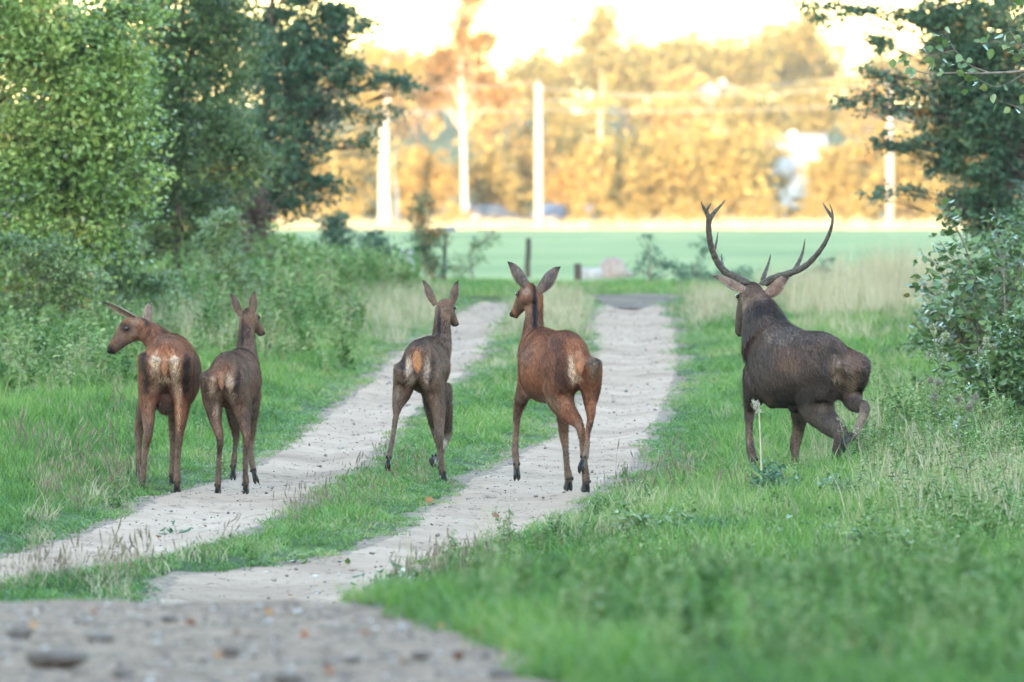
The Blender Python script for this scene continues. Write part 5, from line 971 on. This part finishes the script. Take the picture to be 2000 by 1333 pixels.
make_deer('large reddish hind stepping along the right wheel track with ears spread wide', 87.7, dict(
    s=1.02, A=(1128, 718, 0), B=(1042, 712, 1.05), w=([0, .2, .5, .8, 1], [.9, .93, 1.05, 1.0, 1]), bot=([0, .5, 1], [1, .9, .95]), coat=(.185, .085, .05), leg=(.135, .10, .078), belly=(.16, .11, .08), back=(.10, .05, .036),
    neck=[(1046, 694, .9, .14, .17), (1042, 656, 1.05, .085, .105), (1043, 620, 1.1, .068, .074), (1044, 590, 1.12, .068, .068), (1045, 574, 1.1, .066, .066)],
    head=[(1043, 570, 1.06, .062, .078), (1030, 577, 1.1, .066, .084), (1018, 594, 1.18, .046, .058), (1009, 608, 1.25, .034, .04), (1005, 613, 1.275, .03, .034), (1002, 615, 1.29, .02, .022)],
    ears=[((1028, 557, 1.06), (991, 511, .98), .054, (-.45, .85, -.1)), ((1058, 562, 1.06), (1095, 521, 1.0), .060, (.5, .85, -.1))],
    legs=[L4([(1098, 730, .3, .12, .19), (1092, 772, .36, .082, .14), (1108, 802, .22, .056, .075), (1130, 828, .0, .038, .05), (1138, 858, .0, .027, .03), (1140, 896, .02, .023, .026), (1144, 930, .04, .028, .032), (1144, 945, .06, .027, .03)], (1144, 961, .09)),
          L4([(1146, 722, .18, .095, .17), (1155, 762, .22, .056, .10), (1153, 792, .1, .036, .055), (1154, 815, -.04, .033, .042), (1148, 846, -.1, .022, .026), (1146, 876, -.16, .02, .022), (1143, 892, -.2, .025, .028), (1140, 898, -.22, .023, .025)], (1134, 917, -.28), toe=(0, .4, -1)),
          L4([(1035, 735, .88, .08, .13), (1022, 768, .88, .05, .07), (1011, 806, 1.02, .034, .036), (1008, 846, .96, .024, .026), (1006, 878, .9, .026, .028), (1007, 890, .88, .025, .027)], (1010, 933, .8), toe=(0, .2, -1)),
          L4([(1085, 745, .85, .08, .13), (1098, 795, .85, .046, .065), (1101, 846, .95, .036, .038), (1105, 880, .94, .022, .023), (1107, 910, .94, .022, .023), (1110, 928, .95, .03, .032), (1110, 940, .97, .028, .03)], (1110, 957, .99))],
    tail=((1130, 688, -.02), (1134, 733, -.08), .042), tailc=(.24, .115, .07), ear=(.10, .082, .08), earin=(.34, .3, .27), earb=(.13, .1, .085), hairs=36000,
    spots=[(1128, 685, -.02, 46, 30, .2, (.24, .11, .065)), (1117, 722, -.06, 12, 38, .14, (.50, .41, .32)), (1128, 740, -.06, 10, 14, .12, (.48, .4, .33)), (1157, 715, 0, 12, 40, .16, (.17, .135, .105), .9), (1168, 705, .1, 7, 30, .2, (.045, .042, .04), .8), (1096, 715, .05, 17, 60, .2, (.075, .04, .03), .75), (1100, 745, .05, 20, 30, .2, (.06, .032, .025), .75), (1085, 675, .3, 20, 24, .3, (.09, .05, .04), .7),
           (1040, 720, .6, 28, 40, .5, (.19, .085, .045), .7), (1030, 690, .7, 20, 20, .4, (.19, .12, .10), .6), (1068, 785, .5, 30, 16, .4, (.24, .18, .13), .8), (1108, 775, .1, 10, 24, .14, (.22, .13, .09), .6), (1044, 610, 1.05, 7, 56, .25, (.010, .012, .02), 1.0), (1044, 575, 1.02, 4, 26, .2, (.010, .012, .02), .9), (1030, 610, 1.1, 12, 40, .12, (.15, .10, .075), .8), (1016, 600, 1.15, 14, 20, .15, (.09, .075, .062), .8), (1014, 574, 1.08, 6, 10, .1, (.10, .05, .035), .7), (1028, 570, 1.04, 10, 10, .1, (.2, .16, .14), .8), (1155, 840, -.05, 8, 26, .12, (.035, .026, .024), .85), (1010, 815, .98, 10, 20, .1, (.06, .042, .034), .6), (1130, 835, 0, 10, 22, .1, (.22, .17, .14), .5), (1024, 770, .85, 10, 18, .1, (.24, .17, .13), .6)]))

make_deer('dark mud caked stag with wide branching antlers walking on the grassy right verge', 89.6, dict(
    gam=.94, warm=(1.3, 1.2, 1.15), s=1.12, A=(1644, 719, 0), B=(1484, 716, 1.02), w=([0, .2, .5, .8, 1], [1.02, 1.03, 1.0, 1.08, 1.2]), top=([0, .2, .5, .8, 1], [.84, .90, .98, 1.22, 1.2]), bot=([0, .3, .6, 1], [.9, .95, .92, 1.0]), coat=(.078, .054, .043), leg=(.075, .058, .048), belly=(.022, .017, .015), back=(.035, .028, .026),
    neck=[(1502, 680, .86, .20, .25), (1494, 645, 1.02, .165, .21), (1484, 612, 1.16, .13, .16), (1476, 588, 1.24, .105, .12), (1473, 572, 1.24, .092, .10)],
    head=[(1474, 566, 1.18, .080, .090), (1466, 580, 1.24, .086, .105), (1455, 604, 1.34, .062, .078), (1448, 630, 1.44, .046, .054), (1446, 645, 1.49, .040, .045), (1446, 654, 1.52, .028, .03)],
    ears=[((1450, 563, 1.16), (1392, 540, 1.05), .05, (-.1, .8, -.6)), ((1505, 570, 1.18), (1541, 543, 1.1), .066, (.5, .8, -.2))],
    legs=[L4([(1606, 727, .3, .15, .22), (1592, 782, .42, .11, .16), (1612, 818, .28, .072, .095), (1641, 846, .04, .058, .072), (1638, 872, .06, .043, .047), (1631, 898, .1, .036, .038), (1626, 918, .14, .04, .042), (1624, 930, .17, .032, .035)], (1622, 946, .2)),
          L4([(1658, 716, .14, .125, .2), (1660, 752, .24, .085, .13), (1665, 780, .16, .062, .075), (1678, 793, .0, .047, .053), (1687, 794, -.1, .041, .046), (1689, 801, -.13, .038, .041), (1681, 825, -.18, .03, .032), (1670, 846, -.23, .033, .035), (1662, 854, -.25, .031, .033)], (1644, 868, -.34), toe=(-.2, .2, -1)),
          L4([(1486, 735, .78, .12, .17), (1472, 772, .98, .068, .09), (1465, 796, 1.14, .046, .048), (1463, 830, 1.12, .029, .031), (1464, 862, 1.08, .029, .031), (1467, 882, 1.05, .036, .038), (1469, 891, 1.04, .032, .034)], (1475, 927, .98), toe=(0, .2, -1)),
          L4([(1540, 745, .72, .11, .16), (1560, 795, .74, .062, .08), (1560, 836, .86, .042, .046), (1553, 868, .93, .041, .043), (1553, 892, .93, .029, .03), (1554, 916, .94, .032, .034), (1554, 928, .96, .030, .032)], (1555, 945, .99))],
    extra=[[(1500, 735, .8, .12, .16), (1512, 775, .75, .085, .12), (1514, 792, .72, .05, .07)], [(1560, 770, .55, .1, .12), (1552, 795, .55, .06, .08), (1548, 806, .55, .025, .03)]],
    tail=((1630, 695, -.0), (1626, 736, -.05), .028), tailc=(.075, .052, .042), ear=(.15, .10, .078), earin=(.22, .18, .16), earb=(.12, .09, .075), hairs=52000, hairlen=.036, mane=1.8,
    spots=[(1570, 650, .5, 90, 22, .5, (.125, .10, .088), .7), (1560, 770, .5, 90, 28, .5, (.03, .023, .02), .8), (1668, 705, .05, 24, 40, .22, (.17, .105, .075), .9), (1660, 745, .0, 16, 34, .18, (.21, .155, .115), .9), (1648, 672, .15, 30, 14, .25, (.115, .07, .055), .7), (1628, 712, -.05, 18, 30, .14, (.20, .145, .10), .75), (1622, 690, -.03, 22, 20, .2, (.045, .034, .030), .8), (1612, 740, 0, 14, 40, .2, (.026, .021, .02), .7), (1682, 752, .05, 8, 26, .16, (.012, .010, .010), .9), (1660, 780, .1, 20, 9, .2, (.05, .035, .03), .8),  # upper back spot paints in sky light; lower flank and belly spots paint shade
           (1540, 702, .5, 28, 36, .4, (.15, .085, .058), .8), (1598, 735, .2, 20, 44, .3, (.055, .043, .037), .8), (1530, 665, .6, 26, 18, .3, (.12, .10, .09), .6), (1500, 660, .8, 16, 26, .3, (.13, .105, .085), .7), (1580, 665, .4, 30, 16, .3, (.07, .056, .052), .6), (1490, 700, .8, 24, 40, .4, (.045, .037, .033), .6), (1485, 608, 1.08, 24, 18, .2, (.028, .025, .030), .9), (1470, 640, 1.1, 16, 40, .2, (.085, .065, .052), .7), (1482, 575, 1.12, 24, 14, .15, (.085, .055, .042), .8), (1452, 590, 1.2, 12, 22, .15, (.15, .115, .09), .6), (1444, 632, 1.44, 9, 28, .15, (.06, .05, .045), .8), (1475, 553, 1.2, 18, 5, .2, DARK, .8),
           (1500, 778, .75, 16, 16, .2, (.13, .08, .06), .6), (1545, 795, .55, 26, 16, .3, (.012, .010, .010), .9), (1620, 820, .25, 24, 30, .3, (.045, .037, .034), .7), (1463, 850, 1.1, 8, 30, .1, (.16, .115, .085), .8), (1556, 860, .9, 9, 40, .12, (.17, .12, .09), .8), (1466, 790, 1.1, 12, 14, .15, (.045, .034, .03), .7), (1632, 895, .1, 14, 30, .15, (.035, .029, .027), .8), (1680, 822, -.2, 14, 34, .1, (.17, .13, .10), .8)],
    antlers=[[([(1455, 552, 1.20), (1437, 542, 1.22), (1414, 529, 1.22), (1398, 506, 1.18), (1388, 477, 1.12), (1384, 447, 1.06), (1385.5, 422, 1.02)], .031, .022),
              ([(1385.5, 428, 1.03), (1379, 414, 1.01), (1373, 404, .98), (1369, 394, .95)], .021, .003), ([(1380, 413, 1.0), (1384, 405, .99), (1389, 397, .98)], .012, .003), ([(1386, 430, 1.03), (1393, 418, 1.06), (1402, 408, 1.1), (1411, 398, 1.13), (1416, 391, 1.15)], .020, .003),
              ([(1396, 486, 1.14), (1400, 470, 1.24), (1402, 454, 1.32)], .012, .003), ([(1413, 524, 1.22), (1410, 510, 1.34), (1409, 496, 1.42)], .014, .003)],
             [([(1494, 554, 1.20), (1511, 544, 1.18), (1543, 534, 1.14), (1570, 522, 1.1), (1592, 501.5, 1.06), (1610, 477, 1.02), (1622, 450, .98), (1626, 430, .97), (1625, 412, .97), (1620, 399, .97)], .032, .003),
              ([(1624.5, 424, .97), (1618, 414, 1.0), (1612, 405, 1.03), (1607, 396, 1.06)], .015, .003), ([(1490, 548, 1.21), (1495, 532, 1.3), (1501, 515, 1.38), (1505.5, 497, 1.42)], .021, .003), ([(1551, 530, 1.13), (1560, 513, 1.2), (1568, 492, 1.26), (1572.5, 467, 1.28)], .021, .003)]]))

# ------------------------------------------------------------------ small things along the lane
def gz1(x, y): return float(ground(x, y))
def post(name, label, cat, u, D_, h, r, mat, lean=0.0, sides=7):
    b = gpt(u, D_); m = MB(); t = np.linspace(0, 1, 5)
    m.tube([(lean * x * h + .01 * math.sin(x * 9), 0, -.25 + (h + .25) * x) for x in t], r * (1.08 - .16 * t), sides)
    o = m.build(name, M[mat], None, False); o.location = b; return tag(o, label, cat)
post('fence_post', 'dark weathered wooden post at the field edge behind the wide eared hind', 'post', 1030, 208, .78, .055, 'old_wood', .02)
post('tree_stump', 'short dark broken stump beside the pale boulders at the lane end', 'stump', 1133, 200, .36, .075, 'old_wood', -.15)
post('stone_post', 'pale grey stone post beside the low blue green bush', 'post', 795, 181, .66, .11, 'pale_stone', -.02, 5)
b_ = gpt(868, 186); sp_ = empty('sign_post', b_, 'leaning wooden post with a pale board on top at the field edge', 'sign')
m = MB(); m.tube([(0, 0, -.2), (.0, 0, .5), (.02, 0, .93)], [.035, .033, .03], 7); m.build('post', M['old_wood'], sp_)
m = MB(); m.box((.06, -.02, .95), (.24, .02, .045), .1); bo = m.build('board', M['pale_stone'], sp_); bo.rotation_euler = (0, -.12, 0)
for k, (u, D_, s_, mt, lb) in enumerate([(1150, 204, (.24, .2, .22), 'pale_stone', 'pale grey boulder at the lane end beside the dark stump'), (1197, 206, (.26, .2, .28), 'rosy_stone', 'rosy boulder at the lane end between the pale boulder and the thin bush'), (1228, 212, (.12, .1, .1), 'rosy_stone', 'small rosy stone lying at the foot of the rosy boulder')]):
    m = MB(); m.rings([x * s_ for x in lump(9, 16, 400 + k, .22, .9)]); o = m.build('boulder', M[mt], None, True); p = gpt(u, D_); o.location = p + (0, 0, s_[2] * .6); tag(o, lb, 'boulder')

def thistle(label, u, D_, h, heads, brown=False, seed=0, nl=26):
    """heads: list of (u, v) in the photograph; the stem reaches up to them"""
    r_ = np.random.default_rng(seed); b = gpt(u, D_); r = empty('thistle', b, label, 'thistle'); m = MB(); tips = [P(a, v, D_ + r_.normal(0, .05)) - b for a, v in heads]; top = tips[0]
    main = catmull([(0, 0, -.05), top * .35 + (.03, 0, 0), top * .7 - (.01, 0, 0), top], 5); m.tube(main, np.linspace(.006, .003, len(main)), 6)
    for t in tips[1:]:
        k = int(np.clip(t[2] / top[2] * .72, .2, .9) * (len(main) - 1)); s0 = main[k]; m.tube(catmull([s0, (s0 + t) / 2 + (0, 0, -.02), t], 4), np.linspace(.004, .0025, 9), 5)
    m.build('stem', M['stem' if not brown else 'twig'], r, True)
    q = r_.integers(1, len(main) - 3, nl); C = main[q]; az = r_.random(nl) * 6.283; el = r_.uniform(-.3, .7, nl); A_ = np.stack([np.cos(az) * np.cos(el), np.sin(az) * np.cos(el), np.sin(el)], 1)
    V, T = leaf_tris(C, A_, np.stack([-np.sin(az), np.cos(az), r_.normal(0, .3, nl)], 1), r_.uniform(.06, .15, nl), r_.uniform(.018, .04, nl)); me = mesh_np('leaves', V, T, M['leaf_shrub']); fattr(me, 'rnd', np.repeat(r_.uniform(.3, .95, nl), 6)); tag(ob('leaves', me, r), kind='stuff')
    for t in tips:
        mm = MB()
        for _ in range(5 if not brown else 4):
            c = t + np.clip(r_.normal(0, .008, 3), -.011, .011); mm.rings([c + x * .013 for x in lump(4, 7, int(r_.integers(1, 99)), .25, 1.3)])
        hd_ = mm.build('flower_head', M['clod' if brown else 'stem'], r, True)
        nf = 70; d_ = unit(r_.normal(size=(nf, 3)) + (0, 0, .6)); C = t + r_.normal(0, .02, (nf, 3)); V, T = rhomb(C, d_, r_.normal(size=(nf, 3)), r_.uniform(.015, .032, nf), np.full(nf, .006)); me = mesh_np('fluff', V, T, M['thistle']); fattr(me, 'rnd', np.repeat(r_.random(nf) * (.35 if brown else 1), 4)); tag(ob('fluff', me, hd_), kind='stuff')
    return r
thistle('tall thistle with pale fluffy heads in front of the leafy shrub', 1868, 95, 1.1, [(1822, 640), (1846, 657), (1816, 692), (1844, 700), (1834, 668)], False, 1)
thistle('thistle with dark brown dried heads standing below the pale fluffy one', 1850, 92, .8, [(1818, 742), (1833, 748), (1824, 775)], True, 2)
thistle('thistle with white tufts half hidden among the glossy shrub leaves', 1960, 96, 1.1, [(1925, 668), (1938, 678), (1915, 690)], False, 3)
thistle('old brown thistle in the tall weeds of the right verge', 1880, 80, .9, [(1872, 782), (1893, 796), (1905, 776)], True, 4)
thistle('thistle with small white heads rising just behind the raised stag hoof', 1665, 86.5, .5, [(1646, 826), (1672, 842)], False, 5, 8)
# single seed stalk in front of the stag
b_ = gpt(1488, 85.0); ss = empty('reed_stalk', b_, 'single straw coloured stalk with pale plume before the stag front leg', 'grass stalk')
tp_ = P(1482, 800, 85.0) - b_; m = MB(); p_ = catmull([(0, 0, -.05), tp_ * .5 + (.004, 0, 0), tp_], 5); m.tube(p_, np.linspace(.007, .0045, len(p_)), 6); m.build('stem', M['straw'], ss, True)
r_ = np.random.default_rng(9); nf = 220; tq = r_.random(nf); C = tp_ + np.stack([-.03 * tq + r_.normal(0, .012, nf), r_.normal(0, .012, nf), .085 * tq - .03 + r_.normal(0, .006, nf)], 1); V, T = rhomb(C, r_.normal(size=(nf, 3)) + (0, 0, 1.0), r_.normal(size=(nf, 3)), r_.uniform(.015, .03, nf), np.full(nf, .006)); me = mesh_np('plume', V, T, M['thistle']); fattr(me, 'rnd', np.repeat(r_.uniform(.35, 1, nf), 4)); tag(ob('plume', me, ss), kind='stuff')
# dark broad leaved clumps in the right verge
def leafy(label, u, D_, rx, h, n, L_, seed, mat='leaf_bluish'):
    r_ = np.random.default_rng(seed); b = gpt(u, D_); r = empty('dock_plant', b, label, 'plant'); m = MB(); C = []
    for k in range(9):
        t = np.array((r_.normal(0, rx * .6), r_.normal(0, rx * .6), h * r_.uniform(.5, 1))); m.tube(catmull([(0, 0, -.03), t * (.4, .4, .6), t], 4), np.linspace(.006, .002, 9), 5)
        q = r_.uniform(.35, 1, n // 9); C.append(t * q[:, None] + r_.normal(0, .04, (n // 9, 3)))
    m.build('stems', M['stem'], r, True); leaves('foliage', np.concatenate(C), L_, M[mat], r, seed, .1, 'leaf', 0, .5); return r
leafy('dark blue green leafy clump in the grass below the stag', 1500, 84.2, .2, .28, 460, .055, 21)
leafy('dark leafy clump in the blurred grass nearer than the one below the stag', 1395, 75.5, .2, .22, 380, .055, 22)
leafy('low flat leaf rosette at the grassy edge of the left wheel track', 345, 80.0, .16, .07, 90, .07, 23)
leafy('leafy rosette on the tip of the middle grass strip', 610, 75.0, .2, .09, 110, .08, 24, 'leaf_shrub')
leafy('dark leafy weed at the corner where the right grass meets the gravel', 770, 70.2, .18, .12, 150, .08, 25, 'leaf_shrub')
for k, (u, D_, lb) in enumerate([(1640, 82.5, 'mid green leafy weed in the grass below the raised stag hoof'), (1800, 79, 'broad leafy weed among the dry stalks of the right verge'), (1560, 74, 'leafy weed in the blurred grass below the lone plume stalk'), (1905, 84, 'leafy weed at the foot of the dense low shrub on the right'), (1260, 76, 'small leafy weed in the open grass right of the wheel track'), (1720, 72, 'leafy weed in the blurred grass of the right foreground')]):
    leafy(lb, u, D_, .2, .26, 300, .065, 31 + k, ('leaf_shrub', 'leaf_olive')[k % 2])
# fallen leaves on the gravel and the sand
def on_road(u, v, side_lift=.012):
    D_ = 44.0
    for _ in range(12): D_ = (3.2 - float(ground0((u - 1000) / F * D_, D_))) * F / (v - 430)
    X_ = (u - 1000) / F * D_; return np.array((X_, D_, float(ground0(X_, D_)) + side_lift))
fl = []
for (V, T) in leaf_me:
    for ti in (.1, .3, .45, .6, .75):
        me = mesh_np('fallen_leaf', V, T, M['fallen'], True); fattr(me, 'rnd', np.full(len(V), ti)); fl.append(me)
rl = np.random.default_rng(12); spots_ = [(380, 1236), (455, 1250), (720, 1253), (590, 1262), (860, 1240), (985, 1235), (1042, 1252), (310, 1322), (905, 1300), (180, 1215), (640, 1318), (60, 1240), (520, 1215), (1010, 1290), (250, 1262), (780, 1300), (1130, 1268), (700, 1222), (420, 1300), (930, 1255)]
for k, (u, v) in enumerate(spots_):
    o = ob('fallen_leaf', fl[int(rl.integers(len(fl)))]); o.location = on_road(u, v, .03); s_ = rl.uniform(.03, .055); o.scale = (s_, s_, s_); o.rotation_euler = (rl.normal(.2, .5), rl.normal(0, .5), rl.random() * 6.28); tag(o, 'small dry autumn leaf lying on the blurred gravel in the foreground', 'leaf', 'fallen leaves on the gravel')
for k, (u, v) in enumerate([(578, 1172), (655, 1190), (655, 1060), (720, 900), (830, 985), (960, 1010), (395, 1030), (310, 1052), (690, 1120)]):
    D_ = D_of_row(v); X_ = (u - 1000) / F * D_; o = ob('fallen_leaf', fl[int(rl.integers(len(fl)))]); o.location = (X_, D_, float(ground0(X_, D_)) + .02); s_ = rl.uniform(.04, .075); o.scale = (s_, s_, s_); o.rotation_euler = (rl.normal(.3, .5), rl.normal(0, .5), rl.random() * 6.28); tag(o, 'small dry leaf lying on the bare sand of a wheel track', 'leaf', 'fallen leaves on the sand')
# clods of earth on the gravel
for k, (u, v, s_, lb) in enumerate([(105, 1296, .105, 'large flat clod of earth on the gravel, biggest of its kind'), (40, 1240, .05, None), (195, 1250, .05, None), (330, 1212, .035, None), (560, 1330, .05, None), (980, 1322, .045, None), (820, 1282, .035, None), (450, 1275, .035, None), (240, 1318, .04, None), (690, 1290, .03, None)]):
    m = MB(); m.rings([x * (s_ * 1.1, s_, s_ * .6) for x in lump(7, 12, 500 + k, .3, .8)]); o = m.build('earth_clod', M['clod'], None, True); o.location = on_road(u, v, s_ * .12); tag(o, lb or 'small clod of earth lying on the blurred gravel', 'clod', 'clods of earth on the gravel')
